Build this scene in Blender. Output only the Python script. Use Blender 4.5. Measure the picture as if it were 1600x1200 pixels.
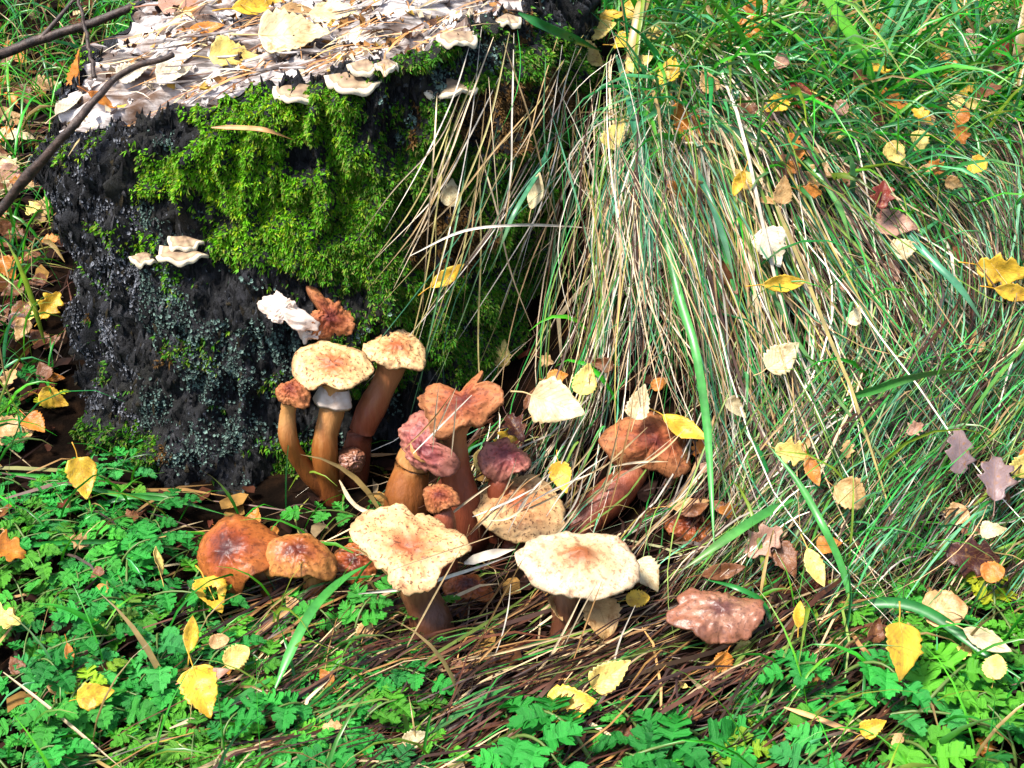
import bpy, math, random
import numpy as np
from mathutils import Vector, Matrix
from mathutils.bvhtree import BVHTree

# ------------------------------------------------------------------ camera, world, sun, exposure
for o in list(bpy.data.objects): bpy.data.objects.remove(o)
SC = bpy.context.scene
COL = SC.collection
CAM_H, PITCH, HFOV = 0.66, math.radians(32), math.radians(40)
cam = bpy.data.cameras.new('camera'); cam.angle = HFOV; cam.clip_start = 0.02; cam.clip_end = 300
camo = bpy.data.objects.new('camera', cam); COL.objects.link(camo)
camo.location = (0, 0, CAM_H); camo.rotation_euler = (math.pi/2-PITCH, 0, 0)
SC.camera = camo
SUN_EL, SUN_AZ = math.radians(62), math.radians(-118)      # azimuth from +Y towards +X
w = bpy.data.worlds.new('World'); SC.world = w; w.use_nodes = True
nt = w.node_tree; bg = nt.nodes['Background']
sky = nt.nodes.new('ShaderNodeTexSky'); sky.sky_type = 'NISHITA'; sky.sun_disc = False
sky.sun_elevation = SUN_EL; sky.sun_rotation = SUN_AZ; sky.air_density = 1.0; sky.dust_density = 2.0
nt.links.new(sky.outputs[0], bg.inputs[0]); bg.inputs[1].default_value = 0.05
sl = bpy.data.lights.new('sun', 'SUN'); sl.energy = 1.5; sl.angle = math.radians(11); sl.color = (1, 0.95, 0.88)
so = bpy.data.objects.new('sun', sl); COL.objects.link(so)
sd = Vector((math.cos(SUN_EL)*math.sin(SUN_AZ), math.cos(SUN_EL)*math.cos(SUN_AZ), math.sin(SUN_EL)))
so.rotation_euler = sd.to_track_quat('Z', 'Y').to_euler(); so.location = sd*5
SC.render.engine = 'CYCLES'
SC.cycles.max_bounces = 5; SC.cycles.diffuse_bounces = 3; SC.cycles.glossy_bounces = 2; SC.cycles.transmission_bounces = 3
SC.view_settings.view_transform = 'Standard'; SC.view_settings.look = 'None'
SC.view_settings.exposure = 2.65; SC.view_settings.gamma = 1.0

# ------------------------------------------------------------------ helpers
rng = np.random.default_rng(11); random.seed(11)
PF = 800/math.tan(HFOV/2)
CF = np.array([0, math.cos(PITCH), -math.sin(PITCH)]); CU = np.array([0, math.sin(PITCH), math.cos(PITCH)]); CR = np.array([1., 0, 0])
CPOS = np.array([0, 0, CAM_H])
def ray(px, py): return CF + CR*((px-800)/PF) + CU*((600-py)/PF)
def at_d(px, py, d):                      # point on the pixel's ray at ground distance d
    r = ray(px, py); return CPOS + r*(d/r[1])
def at_z(px, py, z):
    r = ray(px, py); return CPOS + r*((z-CAM_H)/r[2])
def proj(P):
    v = np.asarray(P) - CPOS; a = v@CF
    return 800+PF*(v@CR)/a, 600-PF*(v@CU)/a

def _h(ix, iy, iz, s):
    n = (ix*374761393 + iy*668265263 + iz*2147483647 + s*1274126177) & 0xffffffff
    n = ((n ^ (n >> 13))*1274126177) & 0xffffffff
    return ((n ^ (n >> 16)) & 0xffffff)/float(0xffffff)
def noise(x, y, z=0.0, s=0):
    x, y, z = np.broadcast_arrays(np.asarray(x, float), np.asarray(y, float), np.asarray(z, float))
    ix, iy, iz = np.floor(x).astype(np.int64), np.floor(y).astype(np.int64), np.floor(z).astype(np.int64)
    fx, fy, fz = x-ix, y-iy, z-iz
    fx, fy, fz = fx*fx*(3-2*fx), fy*fy*(3-2*fy), fz*fz*(3-2*fz)
    r = 0
    for a in (0, 1):
        for b in (0, 1):
            for c in (0, 1):
                r = r + _h(ix+a, iy+b, iz+c, s)*(fx if a else 1-fx)*(fy if b else 1-fy)*(fz if c else 1-fz)
    return r*2-1
def fbm(x, y, z=0.0, o=3, s=0):
    r, a = 0, 1.0
    for i in range(o): r = r + a*noise(x*2**i, y*2**i, np.asarray(z)*2**i, s+i); a *= .5
    return r
def sstep(t): t = np.clip(t, 0, 1); return t*t*(3-2*t)
def unit(v): v = np.asarray(v, float); return v/np.maximum(np.linalg.norm(v, axis=-1, keepdims=True), 1e-9)

def mesh_np(name, V, F, col=None, smooth=True, attrs=None):
    """F: list of arrays (n,3) or (n,4)"""
    if not isinstance(F, list): F = [F]
    me = bpy.data.meshes.new(name)
    V = np.asarray(V, np.float32).reshape(-1, 3)
    me.vertices.add(len(V)); me.vertices.foreach_set('co', V.ravel())
    F = [np.asarray(f, np.int32) for f in F if len(f)]
    nl = sum(f.size for f in F); nf = sum(len(f) for f in F)
    me.loops.add(nl); me.loops.foreach_set('vertex_index', np.concatenate([f.ravel() for f in F]))
    tot = np.concatenate([np.full(len(f), f.shape[1], np.int32) for f in F])
    me.polygons.add(nf)
    me.polygons.foreach_set('loop_start', np.concatenate([[0], np.cumsum(tot)[:-1]]).astype(np.int32))
    me.polygons.foreach_set('use_smooth', np.full(nf, smooth))
    me.update(calc_edges=True)
    if col is not None:
        a = me.color_attributes.new('Col', 'FLOAT_COLOR', 'POINT')
        c = np.ones((len(V), 4), np.float32); c[:, :3] = col; a.data.foreach_set('color', c.ravel())
    for k, v in (attrs or {}).items():
        a = me.attributes.new(k, 'FLOAT', 'POINT'); a.data.foreach_set('value', np.asarray(v, np.float32).ravel())
    return me
def obj(name, me, mat=None, parent=None):
    o = bpy.data.objects.new(name, me); COL.objects.link(o)
    if mat is not None and len(me.materials) == 0: me.materials.append(mat)
    if parent is not None: o.parent = parent
    return o
def tag(o, label=None, cat=None, group=None, kind=None):
    if label: o['label'] = label
    if cat: o['category'] = cat
    if group: o['group'] = group
    if kind: o['kind'] = kind
    return o
def empty(name, loc=(0, 0, 0)):
    o = bpy.data.objects.new(name, None); COL.objects.link(o); o.location = loc; o.empty_display_size = .02; return o
def grid_faces(nr, nc, wrap=False):
    i, j = np.meshgrid(np.arange(nr-1), np.arange(nc if wrap else nc-1), indexing='ij')
    j2 = (j+1) % nc
    return np.stack([i*nc+j, i*nc+j2, (i+1)*nc+j2, (i+1)*nc+j], -1).reshape(-1, 4)
def tube(P, R, n=8, cap=True):
    P = np.asarray(P, float); R = np.broadcast_to(np.asarray(R, float), (len(P),))
    T = unit(np.gradient(P, axis=0)); ref = np.array([0.31, .17, .93])
    A = unit(np.cross(T, ref)); B = np.cross(T, A)
    th = np.linspace(0, 2*np.pi, n, endpoint=False)
    V = P[:, None]+R[:, None, None]*(np.cos(th)[None, :, None]*A[:, None]+np.sin(th)[None, :, None]*B[:, None])
    V = V.reshape(-1, 3); F = [grid_faces(len(P), n, True)]
    if cap:
        k = len(V); V = np.vstack([V, P[0], P[-1]]); a = np.arange(n); b = (a+1) % n
        F.append(np.stack([b, a, np.full(n, k)], -1)); o = (len(P)-1)*n
        F.append(np.stack([o+a, o+b, np.full(n, k+1)], -1))
    return V, F
def spline(pts, n):
    pts = np.asarray(pts, float); m = len(pts)
    if m == 2:
        t = np.linspace(0, 1, n)[:, None]; return pts[0]*(1-t)+pts[1]*t
    P = np.vstack([2*pts[0]-pts[1], pts, 2*pts[-1]-pts[-2]])
    u = np.linspace(0, m-1, n); i = np.minimum(u.astype(int), m-2); t = (u-i)[:, None]
    a, b, c, d = P[i], P[i+1], P[i+2], P[i+3]
    return .5*((2*b)+(c-a)*t+(2*a-5*b+4*c-d)*t*t+(3*b-a-3*c+d)*t**3)
def ribbons(P, W, N, col, fold=0.0, jit=None):
    """P (n,k,3) centre lines, W (n,k) half widths, N (n,3) face normals, col (n,3); fold>0 gives a V cross section"""
    n, k, _ = P.shape
    T = unit(np.gradient(P, axis=1)); S = unit(np.cross(T, np.broadcast_to(N[:, None], P.shape)))
    Nn = np.cross(S, T)
    L = P+S*W[..., None]; R = P-S*W[..., None]
    if fold > 0:
        M = P-Nn*(W*fold)[..., None]; V = np.stack([L, M, R], 2); q = 3
    else: V = np.stack([L, R], 2); q = 2
    base = (np.arange(n)*k*q)[:, None, None]+(np.arange(k-1)*q)[None, :, None]+np.arange(q-1)[None, None, :]
    F = np.stack([base, base+1, base+q+1, base+q], -1).reshape(-1, 4)
    u_ = np.linspace(0, 1, k)[None, :]; sl_ = rng.uniform(-.45, .45, (n, 1)); dry = (rng.uniform(0, 1, (n, 1)) < .35)*rng.uniform(.2, .8, (n, 1))*u_**3
    cc = col[:, None]*(1+sl_*(2*u_-1))[..., None]; cc = cc*(1-dry[..., None])+(.4*np.array([.5, .34, .15])+.6*np.array([.30, .15, .06]))*dry[..., None]
    c = np.repeat(cc[:, :, None], q, 2).reshape(-1, 3)
    return V.reshape(-1, 3), F, c
def merge(parts):
    V, F, C, o = [], [], [], 0
    for v, f, c in parts: V.append(v); F.append(f+o); C.append(c); o += len(v)
    return np.vstack(V), np.vstack(F), np.vstack(C)

# ------------------------------------------------------------------ materials
def mat(name, rough=.6, spec=.3, trans=0.0):
    m = bpy.data.materials.new(name); m.use_nodes = True
    n = m.node_tree.nodes; b = n['Principled BSDF']; b.inputs['Roughness'].default_value = rough
    b.inputs['Specular IOR Level'].default_value = spec
    return m, n, m.node_tree.links, b
def N_(n, t, **kw):
    x = n.new(t)
    for k, v in kw.items(): setattr(x, k, v)
    return x
def noise_node(n, l, scale, detail=4, coord=None, rough=.6):
    t = n.new('ShaderNodeTexNoise'); t.inputs['Scale'].default_value = scale; t.inputs['Detail'].default_value = detail
    t.inputs['Roughness'].default_value = rough
    if coord is not None: l.new(coord, t.inputs['Vector'])
    return t
def ramp(n, l, fac, stops):
    r = n.new('ShaderNodeValToRGB'); e = r.color_ramp.elements
    while len(e) > 1: e.remove(e[-1])
    e[0].position = stops[0][0]; e[0].color = (*stops[0][1], 1)
    for p, c in stops[1:]: x = e.new(p); x.color = (*c, 1)
    l.new(fac, r.inputs[0]); return r.outputs[0]
def mixc(n, l, fac, a, b, mode='MIX'):
    x = n.new('ShaderNodeMix'); x.data_type = 'RGBA'; x.blend_type = mode
    for s, v in ((0, fac), (6, a), (7, b)):
        if hasattr(v, 'is_linked') or hasattr(v, 'links'): l.new(v, x.inputs[s])
        elif isinstance(v, tuple): x.inputs[s].default_value = (*v, 1)
        else: x.inputs[s].default_value = v
    return x.outputs[2]
def bump(n, l, h, b, strength=.5, dist=.002):
    x = n.new('ShaderNodeBump'); x.inputs['Strength'].default_value = strength; x.inputs['Distance'].default_value = dist
    l.new(h, x.inputs['Height']); l.new(x.outputs[0], b.inputs['Normal'])
def add_trans(m, n, l, b, colsock, fac):
    t = n.new('ShaderNodeBsdfTranslucent'); l.new(colsock, t.inputs[0])
    x = n.new('ShaderNodeMixShader'); x.inputs[0].default_value = fac
    out = n['Material Output']; l.new(b.outputs[0], x.inputs[1]); l.new(t.outputs[0], x.inputs[2]); l.new(x.outputs[0], out.inputs[0])
M = {}
def m_ribbon(name, rough, spec, trans, dark=.55):
    m, n, l, b = mat(name, rough, spec); a = N_(n, 'ShaderNodeVertexColor', layer_name='Col')
    tc = n.new('ShaderNodeTexCoord'); t = noise_node(n, l, 60, 3, tc.outputs['Object'])
    c = mixc(n, l, 1.0, a.outputs[0], ramp(n, l, t.outputs[0], [(.3, (dark,)*3), (.65, (1.1,)*3)]), 'MULTIPLY')
    l.new(c, b.inputs['Base Color']); add_trans(m, n, l, b, c, trans); M[name] = m
m_ribbon('grass', .34, .5, .25); m_ribbon('straw', .5, .4, .1); m_ribbon('moss', .6, .2, .25, .5); m_ribbon('lichen', .9, .1, .0); m_ribbon('litter', .85, .15, .1, .35)
# ground
m, n, l, b = mat('soil', .95, .02); tc = n.new('ShaderNodeTexCoord'); t = noise_node(n, l, 45, 8, tc.outputs['Object'])
c = ramp(n, l, t.outputs[0], [(.3, (.002, .0015, .001)), (.5, (.005, .003, .002)), (.75, (.02, .010, .005))]); l.new(c, b.inputs['Base Color']); bump(n, l, t.outputs[0], b, .9, .01); M['soil'] = m
# bark
m, n, l, b = mat('bark', .75, .35); tc = n.new('ShaderNodeTexCoord'); mp = n.new('ShaderNodeMapping'); mp.inputs['Scale'].default_value = (1, 1, .45); l.new(tc.outputs['Object'], mp.inputs[0])
t = noise_node(n, l, 70, 8, mp.outputs[0], .7); t2 = noise_node(n, l, 240, 6, mp.outputs[0], .75); t3 = noise_node(n, l, 14, 4, mp.outputs[0])
c = ramp(n, l, t.outputs[0], [(.36, (.002, .002, .002)), (.52, (.009, .009, .011)), (.72, (.05, .05, .06))])
c = mixc(n, l, ramp(n, l, t2.outputs[0], [(.60, (0, 0, 0)), (.70, (.8,)*3)]), c, (.26, .28, .34))
c = mixc(n, l, ramp(n, l, t3.outputs[0], [(.5, (0, 0, 0)), (.65, (.5,)*3)]), c, (.02, .018, .007))
l.new(c, b.inputs['Base Color'])
mm = n.new('ShaderNodeMath'); l.new(t.outputs[0], mm.inputs[0]); l.new(t2.outputs[0], mm.inputs[1]); bump(n, l, mm.outputs[0], b, 1.0, .006); M['bark'] = m
# old wood
m, n, l, b = mat('wood', .9, .12); tc = n.new('ShaderNodeTexCoord'); mp = n.new('ShaderNodeMapping'); mp.inputs['Rotation'].default_value = (0, 0, math.radians(-32)); mp.inputs['Scale'].default_value = (12, 110, 60); l.new(tc.outputs['Object'], mp.inputs[0])
t = noise_node(n, l, 1.0, 6, mp.outputs[0]); t2 = noise_node(n, l, 30, 5, tc.outputs['Object'])
c = ramp(n, l, t.outputs[0], [(.34, (.012, .010, .012)), (.45, (.13, .11, .10)), (.57, (.55, .50, .47))])
c = mixc(n, l, ramp(n, l, t2.outputs[0], [(.48, (0, 0, 0)), (.66, (.85,)*3)]), c, (.10, .05, .025)); l.new(c, b.inputs['Base Color']); bump(n, l, t.outputs[0], b, .9, .004); M['wood'] = m
# dark twig
m, n, l, b = mat('twig', .55, .4); tc = n.new('ShaderNodeTexCoord'); t = noise_node(n, l, 130, 6, tc.outputs['Object'])
c = ramp(n, l, t.outputs[0], [(.35, (.012, .007, .005)), (.6, (.06, .035, .024)), (.75, (.16, .11, .09))]); l.new(c, b.inputs['Base Color']); bump(n, l, t.outputs[0], b, .8, .002); M['twig'] = m
# fallen leaf: colour per object, veins from the leaf's own coordinates
m, n, l, b = mat('leaf', .42, .4); oi = n.new('ShaderNodeObjectInfo'); tc = n.new('ShaderNodeTexCoord')
au = N_(n, 'ShaderNodeAttribute', attribute_name='lu'); av = N_(n, 'ShaderNodeAttribute', attribute_name='lv')
def mth(op, a, b_=None, c_=None):
    x = n.new('ShaderNodeMath'); x.operation = op
    for i, v in enumerate((a, b_, c_)):
        if v is None: continue
        if isinstance(v, (int, float)): x.inputs[i].default_value = v
        else: l.new(v, x.inputs[i])
    return x.outputs[0]
ab = mth('ABSOLUTE', au.outputs['Fac']); ph = mth('SUBTRACT', mth('MULTIPLY', av.outputs['Fac'], 9.0), mth('MULTIPLY', ab, 3.2))
vein = mth('PINGPONG', ph, .5); vmask = mth('LESS_THAN', vein, .06); mid = mth('LESS_THAN', ab, .035); vm = mth('MAXIMUM', vmask, mid)
off = n.new('ShaderNodeVectorMath'); off.operation = 'ADD'; l.new(tc.outputs['Object'], off.inputs[0]); cmb = n.new('ShaderNodeCombineXYZ'); l.new(mth('MULTIPLY', oi.outputs['Random'], 50), cmb.inputs[0]); l.new(cmb.outputs[0], off.inputs[1])
t = noise_node(n, l, 1.6, 4, off.outputs[0]); t2 = noise_node(n, l, 7, 4, off.outputs[0]); t3 = noise_node(n, l, 24, 2, off.outputs[0])
c = mixc(n, l, 1.0, oi.outputs['Color'], ramp(n, l, t.outputs[0], [(.3, (.62, .5, .4)), (.52, (1, 1, 1)), (.75, (1.25, 1.2, 1.1))]), 'MULTIPLY')
c = mixc(n, l, ramp(n, l, t2.outputs[0], [(.56, (0, 0, 0)), (.68, (.75,)*3)]), c, (.30, .13, .03))
c = mixc(n, l, ramp(n, l, t3.outputs[0], [(.70, (0, 0, 0)), (.76, (.8,)*3)]), c, (.035, .016, .008))
vf = mth('MULTIPLY', vm, .28); c = mixc(n, l, vf, c, (.30, .16, .05))
l.new(c, b.inputs['Base Color']); hh = mth('SUBTRACT', t2.outputs[0], mth('MULTIPLY', vm, .5)); bump(n, l, hh, b, .6, .0012); add_trans(m, n, l, b, c, .22); M['leaf'] = m
m_ribbon('scales', .8, .2, 0, .2)
m = M['scales']; n = m.node_tree.nodes; l = m.node_tree.links; tc = n.new('ShaderNodeTexCoord'); t = noise_node(n, l, 420, 5, tc.outputs['Object'], .75); bump(n, l, t.outputs[0], n['Principled BSDF'], 1.0, .003)
# leaf stalk
m, n, l, b = mat('stalk', .5, .4); oi = n.new('ShaderNodeObjectInfo'); c = mixc(n, l, 1.0, oi.outputs['Color'], (.75, .6, .45), 'MULTIPLY'); l.new(c, b.inputs['Base Color']); M['stalk'] = m
# herb
m, n, l, b = mat('herb', .42, .35); oi = n.new('ShaderNodeObjectInfo'); tc = n.new('ShaderNodeTexCoord'); t = noise_node(n, l, 90, 3, tc.outputs['Object'])
c = mixc(n, l, 1.0, oi.outputs['Color'], ramp(n, l, oi.outputs['Random'], [(0, (.72, .72, .8)), (1, (1.3, 1.2, 1.0))]), 'MULTIPLY')
c = mixc(n, l, 1.0, c, ramp(n, l, t.outputs[0], [(.3, (.6,)*3), (.65, (1.15,)*3)]), 'MULTIPLY'); l.new(c, b.inputs['Base Color']); bump(n, l, t.outputs[0], b, .5, .0015); add_trans(m, n, l, b, c, .28); M['herb'] = m
m, n, l, b = mat('herb_stalk', .45, .4); b.inputs['Base Color'].default_value = (.09, .14, .03, 1); M['herb_stalk'] = m
# mushrooms
def m_cap(name, centre, mid_, edge, rough, spec, scales=.6, mott=.5, bm=.3):
    m, n, l, b = mat(name, rough, spec); a = N_(n, 'ShaderNodeAttribute', attribute_name='rad'); tc = n.new('ShaderNodeTexCoord')
    oi = n.new('ShaderNodeObjectInfo'); t = noise_node(n, l, 55, 5, tc.outputs['Object']); t2 = noise_node(n, l, 420, 3, tc.outputs['Object']); t4 = noise_node(n, l, 160, 4, tc.outputs['Object'])
    x = n.new('ShaderNodeMath'); x.operation = 'MULTIPLY_ADD'; l.new(t.outputs[0], x.inputs[0]); x.inputs[1].default_value = mott; 
    y = n.new('ShaderNodeMath'); y.operation = 'SUBTRACT'; l.new(a.outputs['Fac'], y.inputs[0]); y.inputs[1].default_value = mott*.5; l.new(y.outputs[0], x.inputs[2])
    c = ramp(n, l, x.outputs[0], [(.12, centre), (.42, mid_), (.85, edge), (1.0, tuple(v*.6 for v in edge))])
    c = mixc(n, l, ramp(n, l, t2.outputs[0], [(.565, (0, 0, 0)), (.62, (scales,)*3)]), c, tuple(v*.22 for v in centre))
    c = mixc(n, l, ramp(n, l, t4.outputs[0], [(.53, (0, 0, 0)), (.66, (.55,)*3)]), c, tuple(v*.75 for v in centre))
    l.new(c, b.inputs['Base Color']); z = n.new('ShaderNodeMath'); l.new(t2.outputs[0], z.inputs[0]); l.new(t.outputs[0], z.inputs[1]); bump(n, l, z.outputs[0], b, bm, .0015); M[name] = m
m_cap('cap_pale', (.26, .08, .025), (.50, .32, .16), (.60, .44, .27), .5, .3, .45, .3)
m_cap('cap_orange', (.11, .022, .010), (.30, .085, .02), (.42, .17, .045), .42, .32, .5, .9, .3)
m_cap('cap_tan', (.30, .085, .03), (.48, .22, .085), (.64, .40, .18), .5, .3, .8, .9)
m_cap('cap_brown', (.06, .012, .008), (.22, .045, .012), (.34, .10, .022), .43, .32, .45, .8, .3)
m_cap('cap_red', (.10, .018, .012), (.25, .066, .026), (.36, .135, .05), .6, .18, .5, .8)
m_cap('cap_purple', (.13, .025, .028), (.26, .065, .055), (.34, .125, .085), .5, .3, .5, .8)
m_cap('cap_wet', (.10, .035, .025), (.28, .13, .075), (.22, .08, .04), .42, .5, .4, .9)
m, n, l, b = mat('flesh', .6, .3); tc = n.new('ShaderNodeTexCoord'); t = noise_node(n, l, 60, 5, tc.outputs['Object']); c = ramp(n, l, t.outputs[0], [(.34, (.24, .12, .07)), (.48, (.48, .38, .31)), (.7, (.62, .56, .5))]); l.new(c, b.inputs['Base Color']); bump(n, l, t.outputs[0], b, .5, .002); M['flesh'] = m
m, n, l, b = mat('gills', .6, .25); tc = n.new('ShaderNodeTexCoord'); t = noise_node(n, l, 50, 4, tc.outputs['Object']); c = ramp(n, l, t.outputs[0], [(.3, (.10, .035, .018)), (.7, (.30, .13, .055))]); l.new(c, b.inputs['Base Color']); M['gills'] = m
def m_stem(name, a_, b_, c_):
    m, n, l, b = mat(name, .45, .4); tc = n.new('ShaderNodeTexCoord'); mp = n.new('ShaderNodeMapping'); mp.inputs['Scale'].default_value = (1, 1, .2); l.new(tc.outputs['Object'], mp.inputs[0]); t = noise_node(n, l, 220, 5, mp.outputs[0])
    v = N_(n, 'ShaderNodeAttribute', attribute_name='rad'); x = n.new('ShaderNodeMath'); x.operation = 'MULTIPLY_ADD'; l.new(t.outputs[0], x.inputs[0]); x.inputs[1].default_value = .5; l.new(v.outputs['Fac'], x.inputs[2])
    c = ramp(n, l, x.outputs[0], [(.2, a_), (.7, b_), (1.15, c_)]); l.new(c, b.inputs['Base Color']); bump(n, l, t.outputs[0], b, .7, .002); M[name] = m
m_stem('stem_orange', (.06, .014, .004), (.24, .075, .014), (.40, .19, .06)); m_stem('stem_red', (.08, .018, .008), (.24, .055, .022), (.34, .13, .05)); m_stem('stem_dark', (.03, .010, .005), (.09, .03, .013), (.22, .09, .035))
m, n, l, b = mat('bracket', .6, .3); a = N_(n, 'ShaderNodeAttribute', attribute_name='rad'); tc = n.new('ShaderNodeTexCoord'); t = noise_node(n, l, 80, 4, tc.outputs['Object'])
x = n.new('ShaderNodeMath'); x.operation = 'MULTIPLY_ADD'; l.new(t.outputs[0], x.inputs[0]); x.inputs[1].default_value = .35; l.new(a.outputs['Fac'], x.inputs[2])
c = ramp(n, l, x.outputs[0], [(.2, (.06, .035, .02)), (.45, (.28, .19, .11)), (.62, (.20, .13, .08)), (.85, (.34, .25, .15)), (1.0, (.22, .15, .09)), (1.15, (.52, .44, .31))]); l.new(c, b.inputs['Base Color']); bump(n, l, t.outputs[0], b, .6, .0015); M['bracket'] = m
m, n, l, b = mat('pores', .8, .1); tc = n.new('ShaderNodeTexCoord'); t = noise_node(n, l, 300, 3, tc.outputs['Object']); c = ramp(n, l, t.outputs[0], [(.35, (.07, .045, .025)), (.65, (.28, .2, .13))]); l.new(c, b.inputs['Base Color']); M['pores'] = m

# ------------------------------------------------------------------ ground
HX = [-.8, -.4, -.1, 0, .08, .2, .3, .5, .8, 1.5]; HH = [.05, .03, .03, .13, .235, .245, .21, .155, .11, .08]
def toe(x): return np.interp(x, [-.3, 0, .15, .4, .8], [.95, .87, .78, .76, .8])
def crest(x): return np.interp(x, [-.3, 0, .15, .4, .8], [1.25, 1.12, 1.10, 1.15, 1.25])
def hgt(x, y):
    x = np.asarray(x, float); y = np.asarray(y, float)
    s = sstep((y-toe(x))/(crest(x)-toe(x)))
    near = np.exp(-((np.abs(x)/3)**4+((y-1)/3)**4))
    return near*np.interp(x, HX, HH)*s + near*(.012*fbm(x*5, y*5, 0, 3, 3)+.006*fbm(x*22, y*22, 0, 2, 8))
xs = np.concatenate([-np.geomspace(60, 1.25, 22), np.arange(-1.2, 1.3, .012), np.geomspace(1.35, 60, 22)])
ys = np.concatenate([-np.geomspace(60, .25, 20), np.arange(-.2, 2.6, .012), np.geomspace(2.65, 60, 20)])
X, Y = np.meshgrid(xs, ys); Z = hgt(X, Y)
g = obj('ground', mesh_np('ground', np.stack([X, Y, Z], -1), grid_faces(len(ys), len(xs))), M['soil']); tag(g, kind='structure')

# ------------------------------------------------------------------ tree stump
SCX, SCY = -.13, 1.15
def rimpt(px, py, z):
    z = z-.022 if z > .1 else z; p = at_z(px, py, z); return (p[0], p[1], z)
RIM = [rimpt(70, 212, .24), rimpt(140, 203, .27), rimpt(300, 165, .305), rimpt(440, 138, .325), rimpt(600, 97, .345), rimpt(720, 60, .355), rimpt(830, 25, .36),
       (.035, 1.09, .338), (.06, 1.19, .343), (.045, 1.31, .345), (-.04, 1.40, .343), (-.2, 1.41, .318), rimpt(230, -5, .285), rimpt(130, 108, .272)]
BAS = [rimpt(140, 650, 0.0), rimpt(155, 690, 0), rimpt(300, 742, 0), rimpt(450, 738, 0), rimpt(600, 722, 0), (.0, 1.0, 0), (.05, 1.06, 0), (.075, 1.15, 0), (.06, 1.3, 0), (-.05, 1.4, 0), (-.22, 1.4, 0), (-.35, 1.28, 0), (-.37, 1.15, 0)]
def polar(P):
    P = np.array(P); a = np.arctan2(P[:, 1]-SCY, P[:, 0]-SCX); r = np.hypot(P[:, 0]-SCX, P[:, 1]-SCY); o = np.argsort(a)
    return a[o], r[o], P[o, 2]
def per(a, A, R): return np.interp(a, np.concatenate([A-2*np.pi, A, A+2*np.pi]), np.tile(R, 3))
rA, rR, rZ = polar(RIM); bA, bR, _ = polar(BAS)
MOSS = [(385, 165, 90, 52, 1), (470, 190, 90, 60, .9), (330, 265, 110, 75, 1), (470, 300, 130, 90, 1), (420, 385, 110, 60, 1), (560, 270, 90, 120, .9), (560, 400, 90, 80, .9), (640, 60, 60, 40, .8), (650, 330, 90, 150, .8),
        (760, 330, 120, 170, .8), (860, 260, 80, 190, .85), (700, 500, 120, 100, .75), (860, 500, 90, 120, .75), (720, 60, 80, 40, .7), (820, 150, 80, 80, .75), (230, 380, 45, 40, .6), (470, 740, 50, 50, .7), (160, 700, 80, 45, .8), (680, 210, 50, 60, .55), (600, 560, 60, 60, .5)]
DARK = [(290, 340, 60, 40, 1), (300, 450, 110, 50, 1), (420, 455, 70, 30, .8), (600, 200, 40, 50, .8), (250, 200, 60, 40, 1), (480, 240, 30, 22, .8), (610, 170, 40, 50, 1), (750, 90, 40, 30, .9)]
LICH = [(290, 660, 90, 90, 1), (390, 495, 50, 35, .9), (420, 570, 55, 80, .9), (250, 560, 60, 80, .6), (450, 680, 60, 60, .7), (340, 560, 90, 60, .6), (150, 420, 85, 220, .58), (660, 130, 50, 60, .6), (620, 190, 30, 60, .6), (760, 80, 40, 50, .5)]
def blobs(L, px, py):
    r = np.zeros(np.shape(px))
    for x, y, a, b, s in L: r = np.maximum(r, s*np.clip(1.6-1.0*np.sqrt(((px-x)/a)**2+((py-y)/b)**2)*1.05, 0, 1))
    return r
def moss_mask(P):
    px, py = proj(P); front = (P[..., 1] < SCY+.05)
    m = blobs(MOSS, px, py)*(1-.9*blobs(DARK, px, py)) + .50*fbm(P[..., 0]*34, P[..., 1]*34, P[..., 2]*40, 3, 21)
    m2 = .5+.6*fbm(P[..., 0]*12, P[..., 1]*12, P[..., 2]*12, 3, 5)
    return np.where(front, m, m2*.9)
def stump_pt(a, v):
    zt = per(a, rA, rZ); r = per(a, bA, bR)*(1-v)+per(a, rA, rR)*v
    r = r+.012*(1-v)**3-.016*np.clip((v-.90)/.10, 0, 1)**2
    z = -.03+(zt+.03)*v
    x, y = SCX+r*np.cos(a), SCY+r*np.sin(a)
    c, s = np.cos(a)*r, np.sin(a)*r
    rid = 1-np.abs(noise(c*44+.5*noise(c*20, s*20, z*22, 4), s*44, z*5, 2))
    rid2 = 1-np.abs(noise(c*120, s*120, z*18, 6))
    d = .020*(rid**2-.6)+.010*(rid2**2-.6)+.010*fbm(c*9, s*9, z*9, 3, 12)+.006*fbm(c*95, s*95, z*60, 2, 30)
    return np.stack([x+np.cos(a)*d, y+np.sin(a)*d, z+0*d], -1)
NA, NV = 620, 230
aa = np.linspace(-np.pi, np.pi, NA, endpoint=False); vv = np.linspace(0, 1, NV)
A_, V_ = np.meshgrid(aa, vv)
P = stump_pt(A_, V_)
mk = sstep(moss_mask(P)*1.4-.3)
bul = mk*(.005+.009*np.clip(.5+fbm(P[..., 0]*26, P[..., 1]*26, P[..., 2]*30, 3, 40), 0, 1.3))
edge = np.clip((1-V_)*12, 0, 1)
P[..., 0] += np.cos(A_)*bul; P[..., 1] += np.sin(A_)*bul
P[..., 2] += np.where(V_ > .97, .006*noise(A_*30, V_*0, 0, 9)*((V_-.97)/.03), 0)
STUMP = P
stump = empty('tree_stump', (SCX, SCY, 0)); tag(stump, 'old rotting tree stump with black bark, bright green moss and a pale broken top', 'tree stump')
off0 = np.array([SCX, SCY, 0])
bark = obj('bark', mesh_np('bark', P-off0, grid_faces(NV, NA, True)), M['bark'], stump)
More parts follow.
